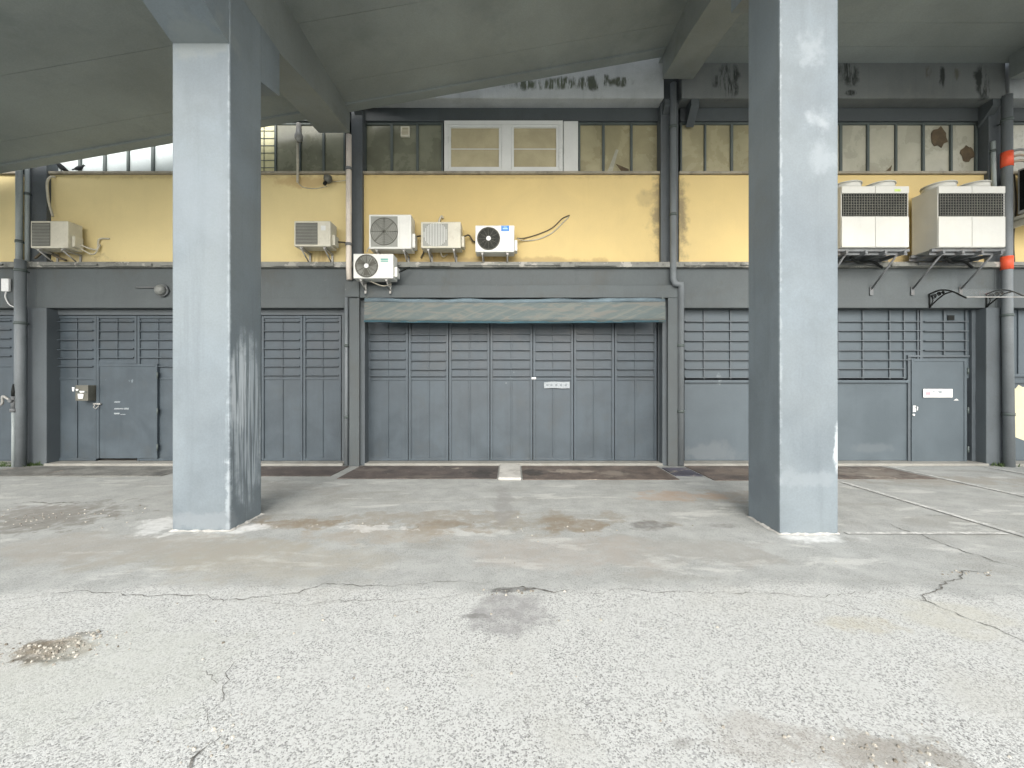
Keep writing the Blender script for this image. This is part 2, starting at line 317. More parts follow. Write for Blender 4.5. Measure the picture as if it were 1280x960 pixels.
def gs(px, py, w, h, col, op=.8, amp=.5, ns=3, e=(1.0, .5)):
    global g
    x, y = GR(px, py); Yn = CZ*F/(py-h-480); Yf = CZ*F/(py+h-480)
    m = t.ell((x, y, 0), (w*y/F, max(.03, abs(Yn-Yf)/2), 5), amp, ns, e)
    g = t.mix(t.math('MULTIPLY', t.math('MULTIPLY', m, mott), op), g, col)
mott = t.ramp(t.noise(P2, 9, 5, .7), .34, .6, .5, 1)
BR, DK, LT = (.215,.178,.128), (.14,.137,.128), (.64,.655,.64)
gs(560,652,240,15,(.235,.21,.165),.6,.9,2.2); gs(60,645,90,22,(.19,.185,.165),.7,.8,5); gs(250,690,150,26,(.27,.26,.22),.6,.8,2); gs(820,690,160,22,(.27,.262,.235),.55,.9,2); gs(330,612,120,10,(.28,.272,.245),.5,.8,3); gs(930,620,90,9,(.29,.255,.21),.6,.8,4); gs(1180,600,120,8,(.26,.24,.20),.6,.8,4); gs(380,655,70,8,BR,.75,.7,3); gs(560,655,70,6,BR,.65,.8,3); gs(715,655,45,12,BR,.7,.6,3); gs(470,668,130,14,(.31,.275,.22),.5,.7,2.2); gs(330,700,170,30,(.315,.30,.25),.55,.6,1.5)
gs(150,680,160,22,(.30,.285,.25),.6,.6,1.5); gs(60,650,80,18,(.20,.195,.175),.7,.7,5); gs(40,640,70,9,(.23,.22,.20),.6,.9,8); gs(808,657,32,7,DK,.75,.6,4); gs(905,657,20,4,DK,.5,.6,5)
gs(850,620,60,8,(.36,.27,.20),.6,.6,3); gs(700,690,140,25,(.34,.315,.28),.5,.6,1.6); gs(225,655,55,14,LT,.7,.9,3); gs(300,660,45,6,LT,.9,.6,4); gs(1020,672,55,8,LT,.85,.6,4); gs(465,660,45,5,LT,.6,.9,5)
gs(630,632,14,26,(.235,.235,.225),.65,.5,3); gs(640,768,58,30,(.275,.275,.27),.8,.35,3,(1.0,.7)); gs(640,737,40,4,(.10,.10,.095),.85,.5,6); gs(596,770,28,4,(.17,.17,.16),.6,.7,6)
gs(66,813,55,19,(.235,.20,.145),.9,.4,5,(1.0,.7)); gs(58,824,44,6,(.10,.095,.075),.65,.8,9); gs(112,793,26,4,(.12,.115,.10),.8,.5,7); gs(55,805,32,8,(.15,.13,.10),.6,1.0,14)
gs(1110,940,110,28,(.20,.18,.145),.6,.8,5); gs(1000,930,160,45,(.36,.345,.31),.5,.8,3); gs(1080,780,60,14,(.44,.41,.31),.5,.6,3); gs(1190,770,110,26,(.47,.465,.395),.55,.6,2)
gs(860,930,40,6,(.22,.21,.19),.4,.9,9)
gs(120,840,200,80,(.455,.475,.43),.5,.8,1.5)
rough_h = t.math('ADD', t.math('MULTIPLY', t.ramp(celld, 0, .12), t.ramp(apron, 0, 1, 1.0, .15)), t.math('MULTIPLY', mid, 1.2))
pit = t.math('MULTIPLY', t.ell((*GR(66,813), 0), (.19,.12,5), .4, 5), -3.0)
M['ground'] = t.done(g, t.ramp(mid, .3, .7, .78, .95), t.bump(t.math('ADD', rough_h, pit), .55, .006), 0, .25)
t = NT('crack dark'); M['crack'] = t.done(t.mix(t.ramp(t.noise(t.pos, 30, 4), .4, .6), (.09,.088,.08), (.22,.217,.20)), .95, None, 0, .1)
t = NT('road paint worn'); pm = t.ramp(t.noise(t.pos, 11, 7, .8), .46, .58)
M['line'] = t.done(t.mix(pm, (.345,.352,.335), (.58,.59,.565)), .85)

# ------------------------------------------------------------------ setting: ground, cracks, markings
b = MB(); b.quad([(-150,-120,0),(150,-120,0),(150,180,0),(-150,180,0)]); tag(b.build('ground', M['ground']), kind='structure')
def crack(pts, w, taper=True):
    P = [Vector((*GR(*p), 0)) for p in pts]; Q = []
    for i in range(len(P)-1):
        n = max(3, int((P[i+1]-P[i]).length/.035))
        for k in range(n): Q.append(P[i].lerp(P[i+1], k/n))
    Q.append(P[-1]); N = len(Q); off = 0; L, Rr = [], []
    for i, q in enumerate(Q):
        d = (Q[min(i+1, N-1)]-Q[max(i-1, 0)]); s = Vector((-d.y, d.x, 0)).normalized() if d.length else Vector((0,1,0))
        off = off*.8 + random.uniform(-1, 1)*.022
        ww = w*.95*random.uniform(.1, 1.0)*(min(1, .25+4*min(i, N-1-i)/N) if taper else 1)
        L.append(q+s*(off+ww/2)); Rr.append(q+s*(off-ww/2))
    m = MB(); lv = [m.bm.verts.new((p.x, p.y, .004)) for p in L]; rv = [m.bm.verts.new((p.x, p.y, .004)) for p in Rr]
    for i in range(N-1): m.bm.faces.new((lv[i], lv[i+1], rv[i+1], rv[i]))
    tag(m.build('ground_crack', M['crack']), kind='structure')
for pts, w in (([(1105,652),(1160,672),(1215,693),(1285,714)], .016), ([(1152,752),(1158,735),(1210,716),(1245,713)], .018), ([(1120,740),(1160,752),(1285,802)], .012),
               ([(243,965),(258,938),(270,921)], .016), ([(268,905),(284,868),(293,824)], .005), ([(0,752),(110,738),(300,750),(372,740),(402,728),(470,730),(560,728),(612,726)], .010),
               ([(300,750),(360,752),(470,752),(560,748),(606,738)], .006), ([(612,740),(640,736),(680,738),(712,740)], .022), ([(712,740),(800,737),(872,744),(965,741),(1020,748),(1110,740)], .008),
               ([(255,838),(268,843),(277,853)], .008), ([(0,664),(30,658),(62,652)], .02), ([(0,632),(40,628),(110,629)], .03), ([(1130,644),(1280,648)], .008), ([(985,742),(1060,760),(1110,775)], .005)):
    crack(pts, w)
def marking(x0, x1, y0, y1):
    m = MB(); m.quad([(x0,y0,.008),(x1,y0,.008),(x1,y1,.008),(x0,y1,.008)]); tag(m.build('road_marking', M['line']), kind='structure')
marking(5.0, 5.08, 3.95, 6.35); marking(6.78, 6.86, 4.6, 7.55); marking(3.35, 4.95, 4.14, 4.20); marking(8.5, 8.58, 4.4, 7.5)

# ------------------------------------------------------------------ elevated ramp over the yard
ZR, XR, SL = 6.38, -2.878, .176
def zs(x): return ZR + SL*(min(x, 2.67)-XR)
ramp = thing('elevated_ramp', 'grey concrete ramp deck on pillars, sloping up to the right overhead', 'ramp', (0, 4.5, 0))
for i, (y0, y1) in enumerate(((2.2,2.4),(2.405,3.5),(3.506,4.56),(4.566,5.625),(5.631,6.745),(6.751,7.22),(7.224,7.41))):
    m = MB(); dz = -.035 if i == 6 else 0
    m.prism([(-11.6, zs(-11.6)+dz), (2.67, zs(2.67)+dz), (2.67, zs(2.67)+.2), (-11.6, zs(-11.6)+.2)], 'y', y0, y1)
    if i < 6: m.box(2.672, 11.6, y0, y1, zs(3), zs(3)+.2)
    else: m.box(2.672, 11.6, y0, 7.59, zs(3)-.002, zs(3)+.2)
    m.build('soffit_panel', M['slab'], ramp)
m = MB(); m.prism([(-11.6, zs(-11.6)+.202), (2.67, zs(2.67)+.202), (11.6, zs(3)+.202), (11.6, zs(3)+.34), (2.67, zs(2.67)+.34), (-11.6, zs(-11.6)+.34)], 'y', 2.2, 7.41); m.build('deck', M['slab_top'], ramp)
m = MB(); m.prism([(-11.6, zs(-11.6)+.342), (2.67, zs(2.67)+.342), (11.6, zs(3)+.342), (11.6, zs(3)+.45), (2.67, zs(2.67)+.45), (-11.6, zs(-11.6)+.45)], 'y', 2.2, 2.4); m.build('kerb', M['slab_top'], ramp)
def ramp_pillar(x0, x1, y0, y1, dz, mat, label):
    yc = (y0+y1)/2
    m = MB(); zt = 5.62+dz
    m.box(x0, x1, y0, y1, 0, zt, .018); p = m.build('pillar', mat, ramp, label)
    # widened head cast on the shaft: one splayed bracket in front, one behind
    m = MB(); m.prism([(y0-.36, 5.09+dz), (y0-.001, 4.972+dz), (y0-.001, 5.62+dz), (y0-.36, 5.62+dz)], 'x', x0+.006, x1-.006); m.build('corbel', mat, p)
    m = MB(); m.prism([(y1+.001, 4.972+dz), (y1+.38, 5.07+dz), (y1+.38, 5.62+dz), (y1+.001, 5.62+dz)], 'x', x0+.006, x1-.006); m.build('corbel', mat, p)
    m = MB(); i = .02; top = zs(x0)-.002 if x0 < 2 else zs(3)-.002; top2 = zs(x1)-.002
    prof = [(y0-.36, 5.622), (y1+.38, 5.622), (6.34, 5.86), (7.43, 5.985)]
    pl = [(yy, zz+dz) for yy, zz in [(2.23, 5.97), (2*yc-6.34, 5.86)] + prof]
    A, B = [], []
    for yy, zz in pl: A.append((x0+i, yy, zz)); B.append((x1-i, yy, zz))
    ends = [(pl[-1][0], 0), (pl[0][0], 0)]
    ra = A + [(x0+i, pl[-1][0], top), (x0+i, pl[0][0], top)]; rb = B + [(x1-i, pl[-1][0], top2), (x1-i, pl[0][0], top2)]
    m.loft([ra, rb], smooth=False); m.build('beam', M['beam'], ramp)
ramp_pillar(-3.465, -2.878, 4.24, 4.78, 0, M['pillar_l'], 'pillar with whitish scraped paint low on its side face')
ramp_pillar(2.672, 3.256, 4.15, 4.71, .965, M['pillar_r'], 'taller pillar with whitish repair patches up its front')
for (x0, x1, y0, y1) in ((-3.465,-2.878,4.24,4.78), (2.672,3.256,4.15,4.71)):
    m = MB(); rnd = random.Random(int(x0*10)); n = 64; ri, ro = [], []
    for i in range(n):
        u = i/n*4; k = int(u); f = u-k
        p = [(x0+(x1-x0)*f, y0), (x1, y0+(y1-y0)*f), (x1-(x1-x0)*f, y1), (x0, y1-(y1-y0)*f)][k]
        cx, cy = (x0+x1)/2, (y0+y1)/2; dx, dy = p[0]-cx, p[1]-cy; l = math.hypot(dx, dy)
        g_ = rnd.uniform(.012, .05); ro.append(m.bm.verts.new((p[0]+dx/l*g_, p[1]+dy/l*g_, .003))); ri.append(m.bm.verts.new((p[0]-dx/l*.004, p[1]-dy/l*.004, rnd.uniform(.006, .022))))
    for i in range(n): m.bm.faces.new((ro[i], ro[(i+1)%n], ri[(i+1)%n], ri[i]))
    m.build('foot_mortar', M['ramp'], ramp)
ramp_pillar(-9.80, -9.22, 4.2, 4.76, -1.1, M['pillar_l'], None)
ramp_pillar(8.86, 9.44, 4.2, 4.76, .965, M['pillar_r'], None)

# ------------------------------------------------------------------ warehouse
YC, YL, YY, YD, YW, YP = 7.65, 7.70, 7.80, 7.87, 7.92, 7.60
wh = thing('warehouse', 'grey and yellow warehouse with folding steel doors below a clerestory strip', 'warehouse', (0, 7.65, 0))
XL, XRT = -14.6, 14.8
# columns: lower shaft + upper pilaster
for (a, b_, ua, ub) in ((-360,-336,-357,-338), (34,58,37,58), (430,456,439,453), (828,853,826,848), (1233,1254,1236,1252), (1628,1652,1631,1649)):
    m = MB(); m.box(PX(a,YC), PX(b_,YC), YC, 8.3, 0, 2.905, .012); m.build('column', M['grey'], wh)
    m = MB(); m.box(PX(ua,7.72), PX(ub,7.72), 7.72, 8.2, 3.76, 6.72, .01); m.build('pilaster', M['pilaster'], wh)
BAYS = {'fl': (-336, 34), 'l': (58, 430), 'c': (456, 828), 'r': (853, 1233), 'fr': (1254, 1628)}
# lintels
SPAN = {}
for k, (a, b_) in BAYS.items():
    m = MB(); a2, b2 = {'fl': (-336,46), 'l': (46,443), 'c': (443,840.5), 'r': (840.5,1243.5), 'fr': (1243.5,1628)}[k]; SPAN[k] = (a2, b2)
    if k == 'fl': a2 = a-24
    if k == 'fr': b2 = b_+24
    m.box(PX(a2,YL)+.002, PX(b2,YL)-.002, YL, 8.25, 2.907, 3.64, .008)
    if k != 'c': m.box(PX(a2,YL)+.002, PX(b2,YL)-.002, YL-.012, YL-.001, 2.909, 3.09, .004)
    m.build('lintel', M['lintel'], wh)
# ledge under the yellow wall with a cable duct
for k, (a, b_) in BAYS.items():
    m = MB(); m.box(PX(SPAN[k][0],YL)+.003, PX(SPAN[k][1],YL)-.003, 7.62, 8.2, 3.642, 3.742, .012)
    x = PX(a, YL)
    while x < PX(b_, YL)-.8:
        w_ = random.uniform(.5, 1.4); m.box(x, min(x+w_, PX(b_,YL)), 7.585, 7.618, 3.66+random.uniform(-.01,.01), 3.70, .006); x += w_+random.uniform(.05,.6)
    m.build('ledge', M['ledge'], wh)
# yellow parapet wall of each bay and its sill
for k, (a, b_) in {'fl': (-336,24), 'l': (60,436), 'c': (453,826), 'r': (849,1232), 'fr': (1256,1628)}.items():
    m = MB(); m.box(PX(a,YY), PX(b_,YY), YY, 8.15, 3.744, 5.42, .006)
    m.build('yellow_wall', M['yellow_c' if k == 'c' else 'yellow_r' if k in ('r','fr') else 'yellow_l'], wh)
    m = MB(); m.box(PX(a-1,YY), PX(b_,YY), YY-.05, 8.1, 5.422, 5.47, .008); m.build('sill', M['sill'], wh)
# clerestory windows
ZB, ZT = 5.472, 6.47
def window(bounds, mats, extra=None):
    m = MB(); x0, x1 = PX(bounds[0],YW), PX(bounds[-1],YW)
    m.box(x0-.03, x1+.03, YW-.02, YW+.05, ZT-.04, ZT, .004); m.box(x0-.03, x1+.03, YW-.02, YW+.05, ZB, ZB+.03, .004)
    for p in bounds:
        wd = .018 if p in (bounds[0], bounds[-1]) else .022*random.uniform(.8, 1.3)
        m.box(PX(p,YW)-wd, PX(p,YW)+wd, YW-.03, YW+.048, ZB+.032, ZT-.042, .004)
    w_ = m.build('window', M['mullion'], wh)
    for i in range(len(bounds)-1):
        q = MB(); a, b_ = PX(bounds[i],YW)+.024, PX(bounds[i+1],YW)-.024
        tl = random.uniform(-.006, .006)
        q.box(a, b_, YW+.004+tl, YW+.014+tl, ZB+.034, ZT-.044)
        if extra and i in extra: extra[i](q, a, b_)
        q.build('pane', [M[mats[i]], M['hole'], M['pane_pale'], M['mullion']], w_)
def blob(q, cx, cz, rx, rz, mat=1, y=YW-.004, seed=1, n=14):
    rnd = random.Random(seed)
    q.prism([(cx+math.cos(2*math.pi*i/n)*rx*rnd.uniform(.65,1.1), cz+math.sin(2*math.pi*i/n)*rz*rnd.uniform(.65,1.1)) for i in range(n)], 'y', y, y+.004, mat)
def shard(q, a, b_): 
    w_ = b_-a; q.prism([(a+.1*w_, ZB+.05), (a+.45*w_, ZB+.5), (a+.55*w_, ZB+.48), (a+.3*w_, ZB+.05)], 'y', YW-.002, YW+.003, 2); q.prism([(a+.45*w_, ZB+.22), (a+.95*w_, ZB+.12), (a+.95*w_, ZB+.05), (a+.7*w_, ZB+.05)], 'y', YW-.002, YW+.003, 1)
def grid(q, a, b_):
    for k in range(1, 7): q.box(a, b_, YW-.003, YW+.003, ZB+k*.14, ZB+k*.14+.012, mat=3)
    q.box((a+b_)/2-.006, (a+b_)/2+.006, YW-.004, YW+.002, ZB+.04, ZT-.05, mat=3)
window([-330+34*i for i in range(11)], ['pane_milk']*10)
window([66,101,132,161,192,222,253,284,315,345,375,405,431], ['pane_milk']*6+['pane_warm']*3+['pane_dark']*3, {6: grid, 7: grid, 8: grid, 9: None} if False else {6: grid, 7: grid, 8: grid})
window([457,490,522,553], ['pane_dark']*3)
window([724,754,789,824], ['pane_olive']*3, {1: shard})
window([851,881,914,948,982,1016,1050,1084,1119,1153,1188,1219], ['pane_olive']*5+['pane_pale']*6, {
    9: lambda q, a, b_: blob(q, a+.30, ZB+.72, .17, .22, 1, seed=3), 10: lambda q, a, b_: blob(q, a+.30, ZB+.42, .15, .17, 1, seed=9), 7: lambda q, a, b_: q.prism([(a+.3, ZB+.05), (a+.45, ZB+.2), (a+.42, ZB+.08)], 'y', YW-.003, YW+.002, 1)})
window([1262+36*i for i in range(11)], ['pane_pale']*10)
# white plastic window in the middle bay
m = MB(); x0, x1, z0, z1 = PX(556,YW), PX(703,YW), ZB+.002, ZT-.002; fw = .075
m.box(x0, x1, 7.84, 7.93, z0, z0+fw, .006); m.box(x0, x1, 7.84, 7.93, z1-fw, z1, .006)
for xa, xb in ((x0, x0+fw), (x1-fw, x1), (PX(627,YW), PX(639,YW))): m.box(xa, xb, 7.842, 7.928, z0+fw+.001, z1-fw-.001, .005)
pv = m.build('plastic_window', M['pvc'], wh, 'white plastic framed two sash window')
for a, b_ in ((x0+fw, PX(627,YW)), (PX(639,YW), x1-fw)):
    q = MB(); q.box(a+.002, b_-.002, 7.85, 7.90, z0+fw+.002, z0+fw+.05, .005); q.box(a+.002, b_-.002, 7.85, 7.90, z1-fw-.05, z1-fw-.002, .005)
    q.box(a+.002, a+.05, 7.85, 7.90, z0+fw+.051, z1-fw-.051, .005); q.box(b_-.05, b_-.002, 7.85, 7.90, z0+fw+.051, z1-fw-.051, .005); q.build('sash', M['pvc'], pv)
    q = MB(); q.box(a+.05, b_-.05, 7.885, 7.895, z0+fw+.05, z1-fw-.05); q.box(a+.05, b_-.05, 7.881, 7.884, z0+.47, z0+.485, mat=1); q.build('pane', [M['blind'], M['pvc']], pv)
m = MB(); m.box(PX(704,YW), PX(722,YW), 7.86, 7.93, z0, z1, .006); m.build('infill_panel', M['pvc'], wh)
# upper beam, corbels, parapets
for k, (a, b_) in {'fl': (-340,36), 'l': (60,438), 'c': (455,825), 'r': (850,1235), 'fr': (1254,1632)}.items():
    m = MB(); m.box(PX(a,7.88), PX(b_,7.88), 7.86, 8.2, 6.472, 6.72, .01); m.build('eaves_beam', M['dark_grey'], wh)
for k, (a, b_) in {'fl': (-350,20), 'l': (40,440), 'c': (452,830), 'r': (852,1257), 'fr': (1262,1650)}.items():
    m = MB(); m.box(PX(a,YP), PX(b_,YP), YP, 8.2, 6.722, 7.52 if k != 'r' else 7.374, .015); m.build('parapet', M[{'c': 'parapet_c', 'r': 'parapet_r'}.get(k, 'parapet')], wh)
for a, b_ in ((14,46), (434,458), (824,858), (1250,1268)):
    m = MB(); m.box(PX(a,7.8), PX(b_,7.8), 7.74, 8.19, 6.724, 7.5); m.build('parapet', M['dark_grey'], wh)
for p in (447, 835, 868, 1243):
    m = MB(); m.prism([(7.61, 6.60), (7.86, 6.35), (7.86, 6.718), (7.61, 6.718)], 'x', PX(p-5,7.65), PX(p+5,7.65)); m.build('corbel', M['dark_grey'], wh)
# roof and hidden sides so the volume is closed
m = MB(); m.box(XL, XRT, 8.22, 24, 6.74, 6.95); m.build('roof', M['roof'], wh)
for x in (XL, XRT-.3):
    m = MB(); m.box(x, x+.3, 8.32, 24, 0, 6.735); m.build('side_wall', M['lintel'], wh)
m = MB(); m.box(XL+.31, XRT-.31, 23.7, 24, 0, 6.735); m.build('rear_wall', M['lintel'], wh)
# door sills
for k, (a, b_) in BAYS.items():
    m = MB(); m.box(PX(a,YC)+.004, PX(b_,YC)-.004, 7.60 if k != 'c' else 7.62, 8.2, 0, .045, .01); m.build('door_sill', M['kerb'], wh)

# ---- folding steel doors
def leaf(parent, a, b_, zb, zt, zr, bars, mid=True, y=YD):
    """one leaf: sheet, stiles, mid rail, ledged bars above"""
    m = MB(); g_ = .006; x0, x1 = PX(a,y)+g_, PX(b_,y)-g_; t_ = random.uniform(-.004,.004)
    y += t_
    m.box(x0, x1, y+.012, y+.035, zb, zt)
    for xa, xb in ((x0, x0+.045), (x1-.045, x1)): m.box(xa, xb, y-.014, y+.011, zb, zt, .004)
    m.box(x0+.046, x1-.046, y-.010, y+.011, zb, zb+.05, .004); m.box(x0+.046, x1-.046, y-.010, y+.011, zt-.05, zt, .004)
    m.box(x0+.046, x1-.046, y-.006, y+.011, zr-.04, zr, .004)
    if mid:
        xm = (x0+x1)/2; m.box(xm-.014, xm+.014, y-.006, y+.0105, zb+.051, zr-.042, .004); m.box(xm-.012, xm+.012, y-.004, y+.0105, zr+.002, zt-.052, .004)
    for z in bars: m.box(x0+.047, x1-.047, y-.036, y+.0112, z-.009, z+.009, .003)
    return m.build('door_leaf', M['door'], parent)
def bars(ys, y=YD): return [PZ(v, y) for v in ys]
ZD0, ZD1 = .05, 2.95
def frame(name, a, b_, y=YD, label=None):
    m = MB(); x0, x1 = PX(a,y), PX(b_,y)
    m.box(x0-.09, x0-.002, y-.04, y+.06, .046, 2.904, .006); m.box(x1+.002, x1+.09, y-.04, y+.06, .046, 2.904, .006); m.box(x0-.001, x1+.001, y-.03, y+.06, 2.80, 2.903, .006)
    return m.build(name, M['grey'], wh, label)
# middle bay: portal frame + seven leaves
m = MB()
m.box(PX(436.5,7.58), PX(449,7.58), 7.58, 7.645, 0, 3.07, .01); m.box(PX(835,7.58), PX(848,7.58), 7.58, 7.645, 0, 3.07, .01); m.box(PX(436.5,7.58), PX(848,7.58), 7.578, 7.695, 3.072, 3.30, .01)
m.box(PX(431,7.55), PX(449,7.55), 7.54, 7.577, 3.08, 3.36, .01)
m.build('portal_frame', M['lintel'], wh)
dc = frame('folding_door', 459, 822)
lb = [459,510.5,561,612.5,666,717,768,821]
for i in range(7):
    dy = (0,1.5,0,0,1,0,1)[i]
    leaf(dc, lb[i], lb[i+1], ZD0, 2.79, PZ(472.5,YD), bars([417+dy, 426+dy, 437.5+dy, 449+dy, 460.5+dy, 470]))
# left bay
dl = frame('folding_door', 69, 428)
ll = [70,121,172,223,275,327,379,427]
for i in range(7):
    up = i >= 5
    zb = ZD0 if i != 1 else PZ(455,YD)
    bl = [402,414,425,436,447,458] + ([469] if up or i == 4 else []) if i else [402,413,425,437,448,458]
    if i == 1: bl = [402,414,425,436,447]
    if i == 2: zb = ZD0
    leaf(dl, ll[i], ll[i+1], zb, 2.79, PZ(472,YD) if i != 1 else PZ(453,YD)+.04, bars(bl))
def wicket(a, b_, yt, yb, y, label, hinge_right):
    m = MB(); x0, x1, z0, z1 = PX(a,y), PX(b_,y), PZ(yb,y), PZ(yt,y)
    m.box(x0, x1, y, y+.03, z0, z1, .006)
    for xa, xb in ((x0, x0+.05), (x1-.05, x1)): m.box(xa, xb, y-.012, y-.001, z0, z1, .003)
    m.box(x0+.051, x1-.051, y-.012, y-.001, z1-.05, z1, .003)
    d_ = m.build('wicket_door', M['door'] if label.startswith('plain') else M['panel_wall'], wh, label)
    for f in (.12, .5, .88):
        h = MB(); xh = x1 if hinge_right else x0; zz = z0+(z1-z0)*f; h.cyl((xh+.012, y-.02, zz-.06), (xh+.012, y-.02, zz+.06), .014, seg=8); h.build('hinge', M['mullion'], d_)
    return d_
wl = wicket(121, 197, 455, 573, YD-.035, 'plain grey wicket door with faint chalk marks', True)
m = MB(); y = YD-.08   # latch and padlock
m.box(PX(116,y), PX(125,y), y, y+.03, PZ(506,y), PZ(504,y), .004); m.tube([(PX(120,y), y-.01, PZ(505,y)), (PX(118,y), y-.02, PZ(509,y)), (PX(121,y), y-.02, PZ(511,y)), (PX(124,y), y-.01, PZ(507,y))], .008); m.build('latch', M['galv'], wl)
m = MB(); y = YD-.0385; rnd = random.Random(5)
for (xa, xb, py, h_) in ((142.5,149,502.5,1.6), (142.5,153.5,511,1.7), (155,160,511,2.2), (142.5,149,517,2), (150,156,518,.8)):
    x = xa
    while x < xb:
        s_ = rnd.uniform(.5, 1.1); m.prism([(PX(x,y), PZ(py+rnd.uniform(-.3,.5)*h_,y)), (PX(x+.5,y), PZ(py+h_*.5,y)), (PX(x+s_+.4,y), PZ(py-rnd.uniform(.2,.6)*h_,y)), (PX(x+s_,y), PZ(py-h_*.6,y))], 'y', y-.0005, y+.001); x += s_*.9
m.build('chalk_marks', M['chalk'], wl)
# right bay: sheet wall with bars and wicket door
m = MB(); y = YD
m.box(PX(856,y), PX(1137,y), y+.012, y+.04, .05, PZ(477,y)); m.box(PX(856,y), PX(1212,y), y+.016, y+.042, PZ(473,y), 2.904); m.box(PX(1137,y), PX(1212,y), y+.018, y+.044, PZ(449,y), PZ(471,y))
m.box(PX(855,y), PX(1136,y), y-.03, y+.05, PZ(478.5,y), PZ(475,y), .005)
rb = m.build('sheet_wall', M['panel_wall'], wh)
m = MB()
for v in (402,413.5,426,438,450,461,472): m.box(PX(856,y), PX(1130 if v > 452 else 1149,y), y-.036, y+.0105, PZ(v,y)-.009, PZ(v,y)+.009, .003)
for p in (880,913,948,982,1016,1048,1078.5,1112,1130): m.box(PX(p,y)-.013, PX(p,y)+.013, y-.012, y+.0112, PZ(474,y), 2.90, .003)
m.box(PX(1147,y)-.013, PX(1147,y)+.013, y-.012, y+.0112, PZ(455,y), 2.90, .003); m.box(PX(1151,y)-.03, PX(1151,y)+.022, y-.018, y+.0114, PZ(455,y), 2.90, .003)
for v in (402,414,426,438): m.box(PX(1154,y), PX(1209,y), y-.036, y+.0105, PZ(v,y)-.009, PZ(v,y)+.009, .003)
for p in (1180,1207): m.box(PX(p,y)-.013, PX(p,y)+.013, y-.012, y+.0112, PZ(444,y), 2.90, .003)
m.build('bar_grille', M['door_bar'], rb)
m = MB(); m.box(PX(1185,y), PX(1193,y), y-.002, y+.0145, PZ(400,y), PZ(394,y)); m.build('vent_hole', M['black'], rb)
m = MB(); m.box(PX(1212,y)+.002, PX(1219,y), y-.04, y+.06, .046, 2.904, .006); m.box(PX(1134,y), PX(1138,y)-.002, y-.02, y+.011, .046, PZ(447,y), .004); m.box(PX(1134,y), PX(1211,y), y-.02, y+.011, PZ(446.5,y), PZ(444,y), .004); m.build('door_frame', M['door_bar'], rb)
wr = wicket(1139, 1208, 448.5, 577, YD-.03, 'blue grey steel wicket door with white sign on it', True)
m = MB(); y = YD-.05; m.box(PX(1141.5,y), PX(1145,y), y, y+.018, PZ(515,y), PZ(507,y), .003); m.tube([(PX(1144,y), y, PZ(508.5,y)), (PX(1144,y), y-.045, PZ(508.5,y)), (PX(1143.3,y), y-.05, PZ(513,y))], .009); m.cyl((PX(1142,y), y-.012, PZ(518.5,y)), (PX(1142,y), y+.02, PZ(518.5,y)), .018, seg=12); m.build('handle', M['white'], wr)
m = MB(); y = YD-.047; m.prism([(PX(1192,y), PZ(500.5,y)), (PX(1198.5,y), PZ(500.5,y)), (PX(1195.5,y), PZ(498.3,y))], 'y', y, y+.001); m.build('paint_chip', M['white'], wr)
# outer bays
df = frame('folding_door', -325, 20)
for i in range(7): leaf(df, -324+49*i, -324+49*(i+1), ZD0, 2.79, PZ(456,YD), bars([401,412,423,434,445]))
m = MB(); y = YD
m.box(PX(1258,y), PX(1624,y), y+.012, y+.04, .05, 2.904); m.box(PX(1258,y), PX(1624,y), y-.03, y+.011, PZ(479,y), PZ(475,y), .004); m.box(PX(1258,y), PX(1624,y), y-.03, y+.011, PZ(471,y), PZ(468,y), .004)
for i in range(11): m.box(PX(1273+34*i,y)-.013, PX(1273+34*i,y)+.013, y-.012, y+.0112, PZ(467,y), 2.90, .003)
rf = m.build('sheet_wall', M['panel_wall'], wh)
m = MB(); rnd = random.Random(4); y = YD
pts = [(1262,487),(1266,483),(1270,486),(1274,481),(1279,484),(1290,482),(1300,488),(1304,505),(1302,530),(1294,549),(1284,552),(1274,548),(1266,545),(1262,520)]
m.prism([(PX(a,y), PZ(b_,y)) for a, b_ in pts], 'y', y+.008, y+.0118); m.build('flaking_patch', M['flaking'], rf, 'ragged patch of cream paint flaking off')

# ------------------------------------------------------------------ concrete block and steel plates at the thresholds
def slab_thing(name, label, cat, x0, x1, y0, y1, h, mat, group=None, skew=0):
    m = MB(); m.prism([(x0-skew, y0), (x1-skew*.3, y0), (x1, y1), (x0, y1)], 'z', .0, h)
    es = m.bm.edges[:]; bmesh.ops.bevel(m.bm, geom=es, offset=min(.008, h*.3), segments=1, affect='EDGES')
    return tag(m.build(name, mat), label, cat, group)
G = 'steel plates along the foot of the warehouse'
slab_thing('steel_plate', 'long rusty brown plate before the middle door, between drain column and concrete block', 'steel plate', -2.76, -.24, 6.56, 7.56, .012, M['plate_rust'], G)
slab_thing('steel_plate', 'rusty plate with pale scuffs, on the side of the concrete block nearer the dark plate', 'steel plate', .17, 2.62, 6.50, 7.56, .012, M['plate_rust2'], G)
slab_thing('steel_plate', 'small blackish plate beside the portal frame foot, next to the drainpipe', 'steel plate', 2.66, 3.10, 6.75, 7.40, .014, M['plate_dark'], G)
slab_thing('steel_plate', 'brown plate partly hidden behind the taller repaired pillar', 'steel plate', 3.14, 4.98, 6.45, 7.56, .012, M['plate_rust2'], G)
slab_thing('steel_plate', 'worn brown plate in front of the sheet wall beside the wicket door', 'steel plate', 5.1, 6.7, 6.55, 7.54, .007, M['plate_rust2'], G)
slab_thing('steel_plate', 'faded grey plate below the plain wicket door with the letterbox', 'steel plate', -8.9, -5.7, 6.75, 7.54, .010, M['plate_grey'], G)
slab_thing('steel_plate', 'grey brown plate behind the scraped pillar in front of the folding door', 'steel plate', -5.3, -2.95, 6.75, 7.54, .010, M['plate_rust'], G)
